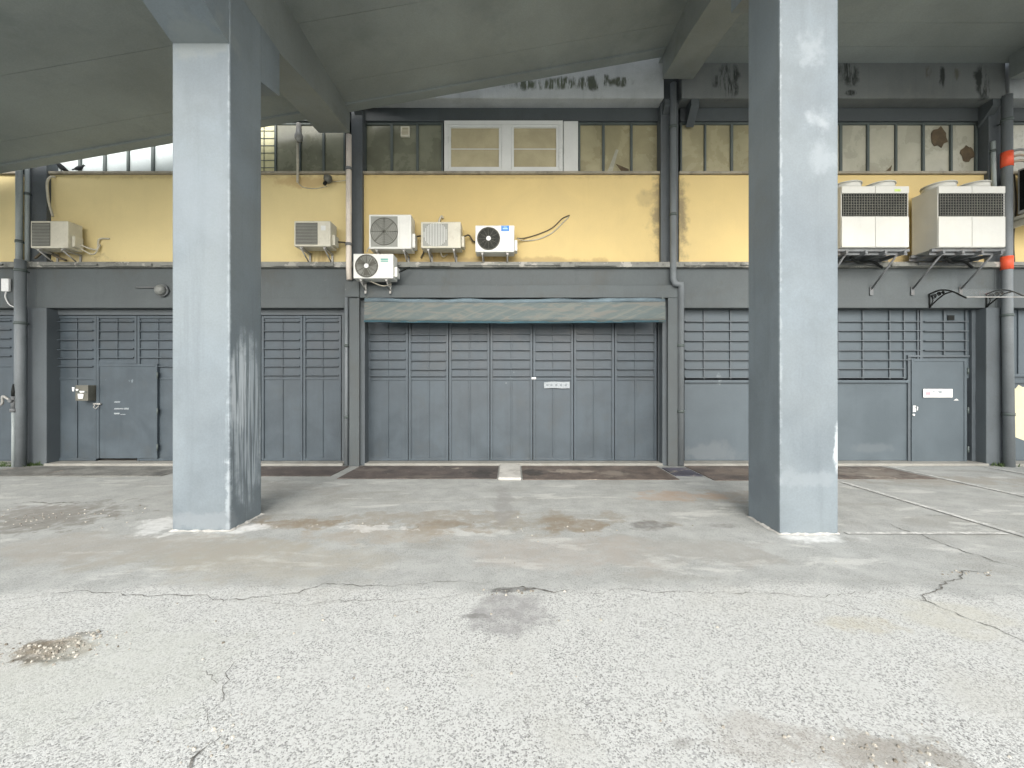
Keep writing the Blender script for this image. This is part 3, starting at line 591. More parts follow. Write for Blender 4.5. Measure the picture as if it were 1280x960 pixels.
m = MB(); m.box(-.215, .145, 6.45, 7.56, 0, .05, .03); tag(m.build('concrete_block', M['ramp']), 'pale concrete bridging block lying between the two rusty plates', 'concrete block')

# ------------------------------------------------------------------ rolled awning
y0 = 7.42
aw = thing('awning', 'rolled up grey canvas awning with teal hem over the middle door', 'awning', (0, 7.55, 2.9))
xa, xb = PX(454,y0), PX(833,y0)
m = MB(); n = 40; rings = []
for k in range(n+1):
    u = k/n; x = xa+(xb-xa)*u; sag = -.035*math.sin(math.pi*min(1, u*1.15))*.6 + .008*math.sin(u*23); rr = .048+.010*math.sin(u*41)*random.uniform(.5,1)
    rings.append([(x, y0+.10+math.cos(q)*rr, 3.005+sag+math.sin(q)*rr) for q in [2*math.pi*i/12 for i in range(12)]])
m.loft(rings); m.build('canvas_roll', M['roll'], aw)
m = MB()
def val(u, v):
    x = xa+.01+(xb-xa-.02)*u; w_ = .012*math.sin(u*37+v*3)+.008*math.sin(u*83)
    return (x, y0+.03+w_*v-.03*v, 2.975-.02*math.sin(math.pi*u)-v*.36)
nu, nv = 90, 6
def sheet(m, v0, v1, off, mat=0):
    V = [[m.bm.verts.new(Vector(val(i/nu, v0+(v1-v0)*j/nv))+Vector((0, off, 0))) for j in range(nv+1)] for i in range(nu+1)]
    W = [[m.bm.verts.new(Vector(val(i/nu, v0+(v1-v0)*j/nv))+Vector((0, off+.006, 0))) for j in range(nv+1)] for i in range(nu+1)]
    for i in range(nu):
        for j in range(nv):
            f = m.bm.faces.new((V[i][j], V[i+1][j], V[i+1][j+1], V[i][j+1])); f.smooth = True; f.material_index = mat
            f = m.bm.faces.new((W[i][j], W[i][j+1], W[i+1][j+1], W[i+1][j])); f.smooth = True; f.material_index = mat
    for j in (0, nv):
        for i in range(nu): f = m.bm.faces.new((V[i][j], V[i+1][j], W[i+1][j], W[i][j])); f.material_index = mat
sheet(m, 0, .93, 0); m.build('valance', M['canvas'], aw)
m = MB(); sheet(m, .931, 1.03, 0); m.build('hem', M['canvas_teal'], aw)
for x in (xa+.02, xb-.06):
    m = MB(); m.box(x, x+.045, y0+.06, 7.57, 2.93, 3.06, .008); m.build('arm_bracket', M['mullion'], aw)
m = MB(); m.cyl((xa+.02, y0+.02, 2.62), (xb-.02, y0+.02, 2.62), .014, seg=8); m.build('front_bar', M['mullion'], aw)

# ------------------------------------------------------------------ air conditioners on the wall
def ac(label, px0, px1, py0, py1, yf, depth, style, mat, grille, gx, wall=7.795, bdrop=.22):
    x0, x1, z1, z0 = PX(px0,yf), PX(px1,yf), PZ(py0,yf), PZ(py1,yf); yb = yf+depth
    r = thing('air_conditioner', label, 'air conditioner', ((x0+x1)/2, wall, z0), 'small air conditioners hung on the warehouse wall')
    m = MB(); m.box(x0, x1, yf, yb, z0, z1, .018); m.build('casing', mat, r)
    ga, gb = PX(gx[0],yf), PX(gx[1],yf); cz = (z0+z1)/2; cx = (ga+gb)/2; rad = min((gb-ga)/2, (z1-z0)/2-.025)
    m = MB()
    if style in ('fins', 'square', 'slats'):
        m.box(ga, gb, yf-.004, yf-.001, z0+.035, z1-.035, mat=0)
        if style == 'fins':
            k = z0+.05
            while k < z1-.05: m.box(ga+.005, gb-.005, yf-.014, yf-.0045, k, k+.008, mat=1); k += .026
        if style == 'square':
            for q in range(1, 8): m.tube([(cx+math.cos(2*math.pi*i/28)*rad*q/8, yf-.012, cz+math.sin(2*math.pi*i/28)*rad*q/8) for i in range(29)], .0035, 5, 1)
            m.tube([(cx+math.cos(2*math.pi*i/32)*rad, yf-.008, cz+math.sin(2*math.pi*i/32)*rad) for i in range(33)], .008, 6, 1)
            for i in range(8): m.tube([(cx, yf-.012, cz), (cx+math.cos(math.pi*i/4)*rad, yf-.012, cz+math.sin(math.pi*i/4)*rad)], .004, 5, 1)
        if style == 'slats':
            k = ga+.02
            while k < gb-.01:
                hh = math.sqrt(max(0, rad**2-(k-cx)**2)); m.box(k, k+.009, yf-.016, yf-.0045, cz-hh, cz+hh, mat=1); k += .028
    else:
        m.cyl((cx, yf-.003, cz), (cx, yf-.0005, cz), rad, seg=36, mat=0)
        for q in range(2, 10): m.tube([(cx+math.cos(2*math.pi*i/30)*rad*q/10, yf-.014+.001*q, cz+math.sin(2*math.pi*i/30)*rad*q/10) for i in range(31)], .0035, 5, 1)
        m.tube([(cx+math.cos(2*math.pi*i/36)*rad, yf-.006, cz+math.sin(2*math.pi*i/36)*rad) for i in range(37)], .010, 6, 1)
        for i in range(12): m.tube([(cx, yf-.014, cz), (cx+math.cos(math.pi*i/6)*rad, yf-.006, cz+math.sin(math.pi*i/6)*rad)], .004, 5, 1)
    g_ = m.build('fan_grille', grille, r)
    if style == 'round':
        m = MB(); m.cyl((cx, yf-.022, cz), (cx, yf-.013, cz), rad*.2, rad*.22, seg=20); m.build('hub_cap', M['white'], g_)
        m = MB()
        for i in range(3):
            a0 = 2*math.pi*i/3; pts = [(cx+math.cos(a0+t_)*rad*rr, cz+math.sin(a0+t_)*rad*rr) for t_, rr in ((0,.2),(.1,.55),(.2,.9),(.9,.9),(.8,.5),(.5,.2))]; m.prism(pts, 'y', yf-.0052, yf-.0035)
        m.build('fan_blade', M['ac_fin'] if grille[0] is M['ac_grey'] else M['black'], g_)
    # valve cover on the right side, feet, wall brackets
    m = MB(); m.box(x1+.001, x1+.055, yf+.06, yb-.04, z0+.04, z0+.04+(z1-z0)*.42, .015); m.build('valve_cover', mat, r)
    for fx in (.18, .82):
        x = x0+(x1-x0)*fx; m = MB()
        m.box(x-.018, x+.018, yf+.01, wall, z0-.045, z0-.012, .003)
        m.cyl((x, yf+.03, z0-.04), (x, wall-.01, z0-bdrop), .012, seg=6); m.box(x-.018, x+.018, wall-.02, wall, z0-bdrop-.05, z0-.046, .003)
        m.box(x-.03, x+.03, yf+.03, yf+.06, z0-.011, z0-.001); m.build('bracket', M['galv'], r)
    return r, (x0, x1, yf, yb, z0, z1)
def pipe_run(r, pts, mat, rad=.016):
    m = MB(); m.tube(arc(pts, 6), rad, 7); m.build('refrigerant_pipe', mat, r)
W_ = 7.795
r, d = ac('aged cream unit with dark finned grille above the far drainpipe, pale hose rising behind it', 38, 85, 276, 310, 7.45, .26, 'fins', M['ac_cream'], [M['ac_fin'], M['ac_grey']], (40, 63))
pipe_run(r, [(d[1]+.03, 7.6, 4.05), (d[1]+.22, 7.74, 4.0), (d[1]+.24, 7.77, 4.2), (d[1]+.42, 7.79, 4.22)], M['ins']); pipe_run(r, [(d[1]+.02, 7.6, 4.0), (d[1]+.2, 7.7, 3.9), (d[1]+.27, 7.76, 4.1)], M['ins'], .013)
pipe_run(r, [(PX(66,7.69), 7.69, 4.6), (PX(60.5,7.69), 7.69, 4.9), (PX(59,7.69), 7.69, 5.22), (PX(62,7.70), 7.72, 5.34), (PX(68,7.77), 7.78, 5.37)], M['ins'], .02)
pipe_run(r, [(PX(42,7.6), 7.62, 3.80), (PX(52,7.6), 7.66, 3.95), (PX(70,7.7), 7.7, 3.86), (PX(80,7.7), 7.74, 3.8)], M['ins_dark'], .02)
r, d = ac('pale unit with dark finned grille, alone beside the scraped pillar below the camera', 367.5, 413, 276, 308, 7.43, .28, 'fins', M['ac_cream'], [M['ac_fin'], M['ac_grey']], (369.5, 397))
m = MB(); m.box(PX(401,7.43), PX(407,7.43), 7.428, 7.4295, PZ(288,7.43), PZ(282,7.43)); m.build('label', M['pvc'], r)
pipe_run(r, [(d[1]+.05, 7.62, 4.1), (d[1]+.16, 7.72, 4.12), (d[1]+.26, 7.78, 4.08)], M['ins_dark'])
r, d = ac('tallest of the small units, grey round fan behind square frame, above the teal marked one', 461, 514, 268, 311, 7.42, .30, 'square', M['ac_white'], [M['ac_grey'], M['ac_fin']], (463.5, 497))
m = MB(); m.box(PX(497.6,7.42), PX(499.2,7.42), 7.412, 7.4195, d[4]+.02, d[5]-.02); m.box(PX(500.5,7.42), PX(511,7.42), 7.414, 7.4195, d[4]+.05, d[5]-.06, .003); m.build('service_panel', M['ac_white'], r)
pipe_run(r, [(d[1]+.05, 7.62, 4.2), (d[1]+.13, 7.70, 4.22), (d[1]+.16, 7.74, 4.0), (d[1]+.1, 7.77, 3.85)], M['ins_dark'])
r, d = ac('cream unit with vertical slatted round grille, between the tallest and the black fan one', 526, 576, 277, 310, 7.42, .28, 'slats', M['ac_cream'], [M['ac_grey'], M['pvc']], (528.5, 560))
pipe_run(r, [(PX(548,7.7), 7.72, 4.5), (PX(551,7.7), 7.75, 4.62), (PX(554,7.78), 7.78, 4.6)], M['ins'], .02)
pipe_run(r, [(d[1]+.05, 7.6, 4.2), (d[1]+.12, 7.7, 4.25), (d[1]+.2, 7.75, 4.15), (d[1]+.28, 7.78, 4.2)], M['ins_dark']); pipe_run(r, [(d[0]+.3, 7.6, 3.98), (d[0]+.34, 7.7, 3.86), (d[0]+.42, 7.77, 3.92)], M['ins'], .012)
r, d = ac('white unit with black round fan and blue badge, trailing two cables on the wall', 594, 643, 281.5, 315, 7.42, .28, 'round', M['ac_white'], [M['black'], M['ac_fin']], (597, 624.5))
y = 7.42; m = MB(); m.box(PX(626.5,y), PX(636.5,y), y-.004, y-.0005, PZ(289,y), PZ(282.2,y), mat=0); m.box(PX(628.5,y), PX(634.5,y), y-.006, y-.0042, PZ(286.6,y), PZ(285.2,y), mat=1); m.box(PX(629.5,y), PX(633.5,y), y-.006, y-.0042, PZ(284.4,y), PZ(283.5,y), mat=1); m.build('badge', [M['blue'], M['lightblue']], r)
c1 = [(d[1]+.05, 7.62, 4.17), (PX(655,7.78), 7.77, PZ(298,7.78)), (PX(672,7.78), 7.785, PZ(293,7.78)), (PX(690,7.78), 7.785, PZ(285,7.78)), (PX(703,7.78), 7.785, PZ(273,7.78)), (PX(712,7.78), 7.785, PZ(269,7.78))]
pipe_run(r, c1, M['ins_dark'], .010); pipe_run(r, [(p[0]+.0, p[1], p[2]-.09*min(1, i/2)) for i, p in enumerate(c1)][:5]+[(PX(711,7.78), 7.785, PZ(271,7.78))], M['ins'], .010)
r, d = ac('whitest unit with grey round fan and teal lettering, lowest one, over the drain column', 441.5, 491.5, 317, 348, 7.27, .28, 'round', M['ac_white'], [M['ac_grey'], M['ac_fin']], (444.5, 472), wall=7.535, bdrop=.16)
y = 7.27; m = MB()
for za, zb in ((323.2, 325.2), (325.9, 327.3)):
    x = 476.0
    while x < 484.5: m.box(PX(x,y), PX(x+.85,y), y-.003, y-.0005, PZ(zb,y), PZ(za,y)); x += 1.05
m.build('badge', M['teal'], r)
pipe_run(r, [(d[1]+.05, 7.45, 3.5), (d[1]+.12, 7.50, 3.55), (d[1]+.22, 7.56, 3.62)], M['black'], .014); pipe_run(r, [(d[0]+.25, 7.4, 3.33), (d[0]+.45, 7.46, 3.26), (d[0]+.6, 7.5, 3.3)], M['ins'], .01)
tag(MB().tube(arc([(PX(458,7.6), 7.61, PZ(315,7.6)), (PX(463,7.6), 7.6, PZ(308,7.6)), (PX(470,7.7), 7.72, PZ(316,7.7)), (PX(486,7.74), 7.76, PZ(318,7.74))], 6), .012, 6).build('cable', M['ins']), 'pale cable looping over the ledge above the teal marked air conditioner', 'cable')

# ------------------------------------------------------------------ two big condensers on steel racks
def condenser(label, px0, px1, yf, sticker, rl):
    x0, x1 = PX(px0,yf), PX(px1,yf); z0, z1 = 3.835, 4.89; yb = 7.60; xm = (x0+x1)/2
    r = thing('condenser_unit', label, 'condenser', (xm, 7.4, z0), 'large condensers standing on steel racks')
    m = MB(); m.box(x0, x1, yf+.012, yb, z0, z1, .012); m.build('casing', M['ac_big'], r)
    zg0, zg1 = PZ(270,yf), PZ(242,yf)
    for a, b_ in ((x0+.004, xm-.004), (xm+.004, x1-.004)):
        m = MB(); m.box(a, b_, yf-.002, yf+.011, z0+.01, zg0-.012, .004); m.build('front_panel', M['ac_big'], r)
        m = MB(); m.box(a, b_, yf-.002, yf+.011, zg1+.008, z1-.006, .004); m.build('top_panel', M['ac_big'], r)
    m = MB(); m.box(x0+.012, x1-.03, yf+.004, yf+.0115, zg0, zg1, mat=0)
    x = x0+.02
    while x < x1-.04: m.box(x, x+.008, yf-.008, yf+.003, zg0, zg1, mat=1); x += .0455
    z = zg0+.01
    while z < zg1-.01: m.box(x0+.014, x1-.032, yf-.0075, yf+.0025, z, z+.008, mat=1); z += .0455
    m.build('mesh_grille', [M['black'], M['ac_fin']], r)
    for cx in (x0+(x1-x0)*.23, x0+(x1-x0)*.74):
        m = MB(); cy = (yf+yb)/2+.02
        for rr, za, zb in ((.23, z1+.001, z1+.10), (.24, z1+.10, z1+.115)): m.cyl((cx, cy, za), (cx, cy, zb), rr, rr*.97 if za < z1+.05 else rr, 28)
        cw = m.build('fan_cowl', M['ac_big'], r)
    if sticker:
        m = MB(); m.box(x0+.78*(x1-x0), x0+.87*(x1-x0), yf-.005, yf-.0022, zg1+.035, zg1+.075); m.build('sticker', M['green'], r)
    rk = thing('steel_rack', rl, 'rack', (xm, 7.5, z0-.12), 'steel racks carrying the large condensers')
    for yy in (yf+.05, yb-.06):
        m = MB(); m.box(x0-.06, x1+.06, yy, yy+.05, z0-.05, z0-.003, .003); m.box(x0-.06, x1+.06, yy+.044, yy+.05, z0-.10, z0-.051); m.build('rail', M['rack'], rk)
    for i in range(4):
        x = x0+.08+(x1-x0-.16)*i/3; m = MB(); m.box(x-.02, x+.02, yf-.02, 7.79, z0-.11, z0-.052, .003); m.build('cross_bar', M['rack'], rk)
    for x in (x0+.10, x1-.16):
        m = MB(); m.cyl((x, yf+.06, z0-.115), (x, 7.685, 3.25), .016, seg=8); m.box(x-.03, x+.03, 7.675, 7.687, 3.14, 3.30, .003); m.build('strut', M['rack'], rk)
    m = MB(); m.tube(arc([(x0+.3, 7.3, z0-.12), (xm, 7.45, z0-.16), (x1-.3, 7.5, z0-.13), (x1-.02, 7.62, z0-.2)], 6), .022, 7); m.build('cable', M['black'], rk)
    m = MB(); m.box(x0+.1, x1-.1, 7.55, 7.60, z0-.17, z0-.125, .004); m.build('cable_tray', M['rack'], rk)
condenser('big white condenser partly behind the taller pillar, green sticker on its top edge', 1052, 1136.5, 7.12, True, 'grey strut rack under the green stickered condenser')
condenser('big white condenser without sticker, standing in the open near the orange banded pipe', 1173, 1257, 7.12, False, 'grey strut rack under the condenser beside the orange banded pipe')
# third unit, only partly in view
r = thing('condenser_unit', 'dark sided beige condenser beyond the orange banded pipe, cut by the picture edge', 'condenser', (9.8, 7.6, 4.5))
m = MB(); m.box(9.26, 10.4, 7.0, 7.62, 4.60, 5.42, .012); m.build('casing', M['ac_big'], r)
m = MB(); m.box(9.248, 9.259, 7.04, 7.58, 4.66, 5.38)
z = 4.70
while z < 5.36: m.box(9.236, 9.2475, 7.05, 7.57, z, z+.02); z += .05
m.build('side_grille', M['black'], r)
m = MB(); m.box(9.2, 10.45, 6.98, 7.79, 4.50, 4.56, .01); m.box(9.25, 9.30, 7.02, 7.79, 4.38, 4.498); m.box(10.3, 10.35, 7.02, 7.79, 4.38, 4.498); m.build('shelf', M['ac_cream'], r)
for k, (za, zb) in enumerate(((5.75, 5.45), (5.65, 5.35), (5.55, 5.3))):
    m = MB(); m.tube(arc([(PX(1263,7.6), 7.62, za), (PX(1269,7.6), 7.5, za-.02), (PX(1277,7.6), 7.4, za-.14), (9.6, 7.3, zb)], 6), .022, 7); m.build('hose', M['ins'] if k else M['pipe_light'], r)
for k, px in enumerate((1265, 1268.5, 1271)):
    m = MB(); m.tube(arc([(PX(px,7.7), 7.74, 5.4), (PX(px+1.5,7.7), 7.73, 4.8), (PX(px-1,7.7), 7.74, 4.2), (PX(px+1,7.7), 7.75, 3.76)], 6), .014, 6)
    tag(m.build('cable', M['ins_dark'] if k != 1 else M['ins']), ['dark cable hugging the orange banded pipe down the yellow wall', 'pale middle cable hanging beside the orange banded pipe', 'dark cable hanging nearest the dark sided condenser'][k], 'cable', 'cables hanging beside the orange banded pipe')

# ------------------------------------------------------------------ door canopy with scroll brackets
dcn = thing('door_canopy', 'clear sheet canopy on two black scroll brackets above the signed door', 'canopy', (8.2, 7.69, 3.0))
for x in (7.71, 8.76):
    m = MB(); yb, yf = 7.682, 7.06
    top = arc([(x, yb, 3.16), (x, 7.5, 3.19), (x, 7.3, 3.13), (x, yf, 2.96)], 6); bot = arc([(x, yb, 2.91), (x, 7.58, 3.0), (x, 7.42, 3.10), (x, 7.3, 3.115)], 6)
    m.tube(top, .014, 6); m.tube(bot, .012, 6); m.tube([(x, yb, 2.90), (x, yb, 3.17)], .014, 6)
    for cy, cz, rr in ((7.60, 3.10, .05), (7.51, 3.125, .038), (7.44, 3.135, .026)): m.tube([(x, cy+math.cos(q*.5)*rr*(1-q/26), cz+math.sin(q*.5)*rr*(1-q/26)) for q in range(22)], .009, 5)
    m.tube(arc([(x, 7.66, 2.95), (x, 7.62, 3.03), (x, 7.655, 3.13)], 5), .008, 5); m.build('scroll_bracket', M['black'], dcn)
m = MB(); pr = arc([(0, 7.69, 3.18), (0, 7.5, 3.21), (0, 7.3, 3.15), (0, 7.05, 2.975)], 6)
m.loft([[(7.70, p[1], p[2]) for p in pr]+[(7.70, p[1], p[2]+.006) for p in pr[::-1]], [(8.78, p[1], p[2]) for p in pr]+[(8.78, p[1], p[2]+.006) for p in pr[::-1]]], smooth=False); m.build('clear_sheet', M['poly'], dcn)
m = MB(); m.box(7.70, 8.78, 7.042, 7.049, 2.966, 2.980, .002); m.build('front_strip', M['galv'], dcn)

# ------------------------------------------------------------------ drainpipes
def drain(label, pts, rad, mat, clamps=(), bands=(), seg=14, name='drainpipe'):
    r = thing(name, label, 'drainpipe' if name == 'drainpipe' else name.replace('_', ' '), pts[-1])
    m = MB(); m.tube(pts, rad, seg); m.build('pipe', mat, r)
    def at(z):
        for p, q in zip(pts, pts[1:]):
            if q[2] <= z <= p[2]: f = (p[2]-z)/max(1e-6, p[2]-q[2]); return p[0]+(q[0]-p[0])*f, p[1]+(q[1]-p[1])*f
        return pts[-1][:2]
    for z in clamps:
        x, y = at(z); m = MB(); m.cyl((x, y, z-.025), (x, y, z+.025), rad+.009, seg=seg); m.box(x-.012, x+.012, y+rad, y+rad+.06, z-.012, z+.012); m.build('clamp', M['mullion'] if mat is not M['pipe_pale'] else M['rack'], r)
    for za, zb in bands:
        x, y = at((za+zb)/2); m = MB(); m.cyl((x, y, za), (x, y, zb), rad+.007, seg=20); m.build('orange_sleeve', M['orange'], r)
    return r
y = 7.58
drain('dark grey drainpipe stepping sideways at the portal frame corner beside the taller pillar', [(PX(842.5,y), y+.04, 7.0), (PX(842.5,y), y+.04, 3.42), (PX(843.5,y), y-.04, 3.31), (PX(849.5,y), y-.06, 3.30), (PX(851,y), y, 3.22), (PX(851,y), y+.01, .02)], .058, M['pipe_grey'], (6.2, 4.6, 2.2, 1.0))
drain('pale pinkish drainpipe at the white air conditioner, ending above the drain column', [(PX(436,7.6), 7.60, 6.05), (PX(436,7.6), 7.60, 3.6), (PX(437,7.6), 7.60, 3.40)], .050, M['pipe_pale'], (5.43, 4.05))
drain('thin dark pipe running down the drain column beside the middle door', [(PX(433,7.58), 7.58, 3.1), (PX(433,7.58), 7.58, .03)], .03, M['pipe_grey'], (2.2, .9))
y = 7.52
drain('thick dark drainpipe next to the water tap, at the picture edge', [(PX(25.5,y), y, 3.74), (PX(25.5,y), y, 1.8), (PX(26,y), y, .0)], .078, M['pipe_grey'], (3.55, 2.6))
drain('light grey upper pipe between pale yellow walls above the thick drainpipe', [(PX(24,7.6), 7.6, 5.75), (PX(24,7.6), 7.6, 3.76)], .048, M['pipe_light'], (4.1,))
drain('slim pale grey pipe beside the light grey upper pipe', [(PX(31,7.62), 7.66, 5.75), (PX(31,7.62), 7.66, 3.76)], .034, M['pipe_light'], (5.0,))
y = 7.60
drain('tall dark drainpipe with two orange sleeves beside the open condenser', [(PX(1257,y), y-.02, 6.75), (PX(1257,y), y-.02, 3.2), (PX(1257.5,y), y-.05, .0)], .076, M['pipe_grey'], (6.3, 2.75, .95), ((5.45, 5.72), (3.58, 3.82)))
drain('short slim pipe rising behind the open condenser to the clerestory', [(PX(1243.5,7.66), 7.69, 5.98), (PX(1243.5,7.66), 7.67, 5.0)], .036, M['pipe_light'], (5.8,))
m = MB(); x = PX(372.5,7.75)
r = thing('vent_pipe', 'thin vent pipe with a swollen cowl in front of the dark clerestory panes', 'vent pipe', (x, 7.74, 5.3))
m.tube([(x, 7.74, 5.25), (x, 7.74, 6.0)], .024, 8); m.build('pipe', M['ins'], r)
m = MB(); m.loft([[(x+.02+math.cos(2*math.pi*i/14)*rr, 7.74+math.sin(2*math.pi*i/14)*rr, zz) for i in range(14)] for rr, zz in ((.03,6.0),(.07,6.05),(.075,6.12),(.05,6.18),(.04,6.35))]); m.build('cowl', M['galv'], r)

# ------------------------------------------------------------------ small fittings
r = thing('letterbox', 'dark letterbox with white notes stuck on it, beside the wicket door latch', 'letterbox', (PX(103,7.8), 7.86, 1.3))
y = 7.70; m = MB(); m.box(PX(94,y), PX(110,y), y, 7.858, PZ(501,y), PZ(481.5,y), .008); m.build('body', M['ac_fin'], r)
m = MB(); m.box(PX(95.5,y), PX(108.5,y), y-.008, y-.001, PZ(490.8,y), PZ(489.4,y), .002); m.build('flap', M['mullion'], r)
for a, b_, c_, d_ in ((97.8,105.2,498.2,492.2), (95.3,99,488.4,486.2), (100,106.5,490.6,488.6), (90.6,93.8,489,484)):
    m = MB(); m.prism([(PX(a,y), PZ(d_,y)), (PX(b_,y), PZ(d_+.2,y)), (PX(b_-.8,y), PZ(c_,y)), (PX(a+.8,y), PZ(c_+.2,y))], 'y', y-.012, y-.0085); m.build('paper_note', M['white'], r)
r = thing('bulkhead_lamp', 'round grey bulkhead lamp on the lintel beside the scraped pillar', 'wall lamp', (PX(202,7.7), 7.69, 3.2))
x, z = PX(202,7.65), PZ(363,7.65); m = MB(); m.cyl((x, 7.687, z), (x, 7.64, z), .115, .11, 24); m.build('base', M['rack'], r)
m = MB(); m.loft([[(x+math.cos(2*math.pi*i/24)*rr, yy, z+math.sin(2*math.pi*i/24)*rr) for i in range(24)] for rr, yy in ((.098,7.639),(.095,7.60),(.07,7.565),(.03,7.55))]); m.build('glass_dome', M['lampglass'], r)
m = MB(); m.cyl((x-.13, 7.675, z+.06), (x-.5, 7.675, z+.06), .014, seg=8); m.build('conduit', M['rack'], r)
r = thing('security_camera', 'small dark dome camera just under the sill of the pale yellow wall', 'security camera', (PX(410,7.8), 7.795, 5.25))
x, z = PX(411,7.7), PZ(225,7.7); m = MB(); m.cyl((x, 7.795, z+.03), (x, 7.70, z), .03, seg=12); m.build('bracket', M['rack'], r)
m = MB(); m.loft([[(x+math.cos(2*math.pi*i/16)*rr, 7.66+math.sin(2*math.pi*i/16)*rr, z+dz) for i in range(16)] for rr, dz in ((.03,.07),(.07,.05),(.075,-.01),(.06,-.06),(.02,-.085))]); m.build('housing', M['ac_fin'], r)
m = MB(); m.cyl((x-.03, 7.63, z-.08), (x-.035, 7.60, z-.125), .036, .03, 14); m.build('lens', M['black'], r)
tag(MB().tube(arc([(PX(372,7.79), 7.78, 5.27), (PX(380,7.79), 7.788, 5.18), (PX(395,7.79), 7.788, 5.16), (PX(409,7.79), 7.785, 5.2)], 6), .007, 6).build('cable', M['ins']), 'thin cable drooping from the vent pipe to the small camera', 'cable')
tag(MB().tube([(PX(414,7.79), 7.787, 5.28), (PX(433,7.7), 7.72, 5.28)], .007, 6).build('cable', M['ins']), 'thin straight cable from the small camera to the pinkish drainpipe', 'cable')
r = thing('extractor_fan', 'small square yellowed fan set in a dark green pane', 'fan', (PX(506,YW), 7.9, 6.2))
y = 7.88; m = MB(); m.box(PX(500.5,y), PX(512,y), y, 7.93, PZ(170.5,y), PZ(157.5,y), .012); m.build('housing', M['ac_cream'], r)
m = MB(); cx, cz = PX(506.2,y), PZ(163.6,y)
m.box(PX(502.3,y), PX(510.2,y), y-.003, y-.0005, PZ(168,y), PZ(159.3,y), mat=0)
for k in range(5): m.box(PX(502.5,y), PX(510,y), y-.009, y-.0035, cz-.055+.026*k, cz-.047+.026*k, mat=1)
m.build('louvre', [M['pane_olive'], M['ac_cream']], r)
r = thing('white_box', 'small white plastic box with dangling cable on the lintel near the thick drainpipe', 'junction box', (PX(5,7.69), 7.69, 3.2))
y = 7.64; m = MB(); m.box(PX(1,y), PX(10.5,y), y, 7.687, PZ(364,y), PZ(348,y), .012); m.build('casing', M['white'], r)
m = MB(); m.tube(arc([(PX(6,y), y+.02, PZ(364,y)), (PX(5,y), y+.02, PZ(371,y)), (PX(9,y), y+.03, PZ(380,y)), (PX(18,y), y+.0, PZ(384,y))], 6), .010, 6); m.build('cable', M['white'], r)
r = thing('water_tap', 'standpipe water tap with grey pipe and hose at the thick drainpipe', 'tap', (PX(17,7.55), 7.45, 0))
x, y = PX(17,7.45), 7.45; m = MB(); m.tube([(x, y, 0), (x, y, 1.02)], .028, 10); m.build('pipe', M['pipe_light'], r)
m = MB(); m.cyl((x, y, 1.0), (x, y, 1.06), .05, seg=12); m.cyl((x, y, 1.06), (x, y, 1.28), .035, seg=12); m.cyl((x, y-.02, 1.2), (x, y-.07, 1.2), .03, seg=10); m.build('valve', M['rack'], r)
m = MB(); m.loft([[(x+math.cos(2*math.pi*i/10)*rr, y+math.sin(2*math.pi*i/10)*rr, zz) for i in range(10)] for rr, zz in ((.03,1.281),(.035,1.36),(.012,1.5))]); m.build('handle', M['black'], r)
m = MB(); m.tube(arc([(x-.03, y-.04, 1.22), (x-.12, y-.06, 1.28), (x-.14, y-.05, 1.16), (x-.22, y-.04, 1.1)], 6), .02, 8); m.build('spout', M['galv'], r)
# notices
y = YD-.0465
r = thing('door_sign', 'white rectangular sign with faded pink and grey print on the wicket door', 'sign', (PX(1172,y), y, PZ(497,y)))
m = MB(); m.box(PX(1154,y), PX(1190.5,y), y-.004, y+.003, PZ(496.8,y), PZ(486.2,y), .002); m.build('plate', M['white'], r)
m = MB(); rnd = random.Random(2)
for k in range(5): m.box(PX(1156.5+k*1.3,y), PX(1157.6+k*1.3,y), y-.0052, y-.0042, PZ(494.8-rnd.uniform(0,1.2),y), PZ(489+rnd.uniform(0,1.5),y))
m.build('pictogram', M['pink'], r)
m = MB(); m.prism([(PX(1164.5,y), PZ(489.6,y)), (PX(1167.5,y), PZ(488.6,y)), (PX(1168.5,y), PZ(490.2,y)), (PX(1167,y), PZ(490.6,y))], 'y', y-.0052, y-.0042); m.prism([(PX(1171,y), PZ(489,y)), (PX(1176,y), PZ(488.6,y)), (PX(1178.5,y), PZ(490.4,y)), (PX(1174.5,y), PZ(491.6,y))], 'y', y-.0052, y-.0042); m.build('print', M['print'], r)
y = YD-.02
r = thing('notice_strip', 'torn white paper strip pasted across a leaf of the middle folding door', 'notice', (PX(696,y), y, PZ(486,y)))
m = MB(); m.prism([(PX(680,y), PZ(478.2,y)), (PX(690,y), PZ(477,y)), (PX(704,y), PZ(477.5,y)), (PX(712,y), PZ(477.2,y)), (PX(712.3,y), PZ(485.2,y)), (PX(703,y), PZ(485.6,y)), (PX(692,y), PZ(484.8,y)), (PX(680.2,y), PZ(485.4,y))], 'y', y, y+.004); m.build('paper', M['chalk'], r)
m = MB()
for a in (683, 688, 694, 700, 706): m.box(PX(a,y), PX(a+2.6,y), y-.0015, y-.0005, PZ(482.6,y), PZ(480.2,y))
m.build('print', M['notice_ink'], r)
m = MB(); m.box(PX(664.5,y), PX(670,y), y-.012, y-.001, PZ(474,y), PZ(471.6,y), .003); tag(m.build('door_tag', M['white']), 'tiny white tag at the top of the seam beside the torn paper strip', 'tag')

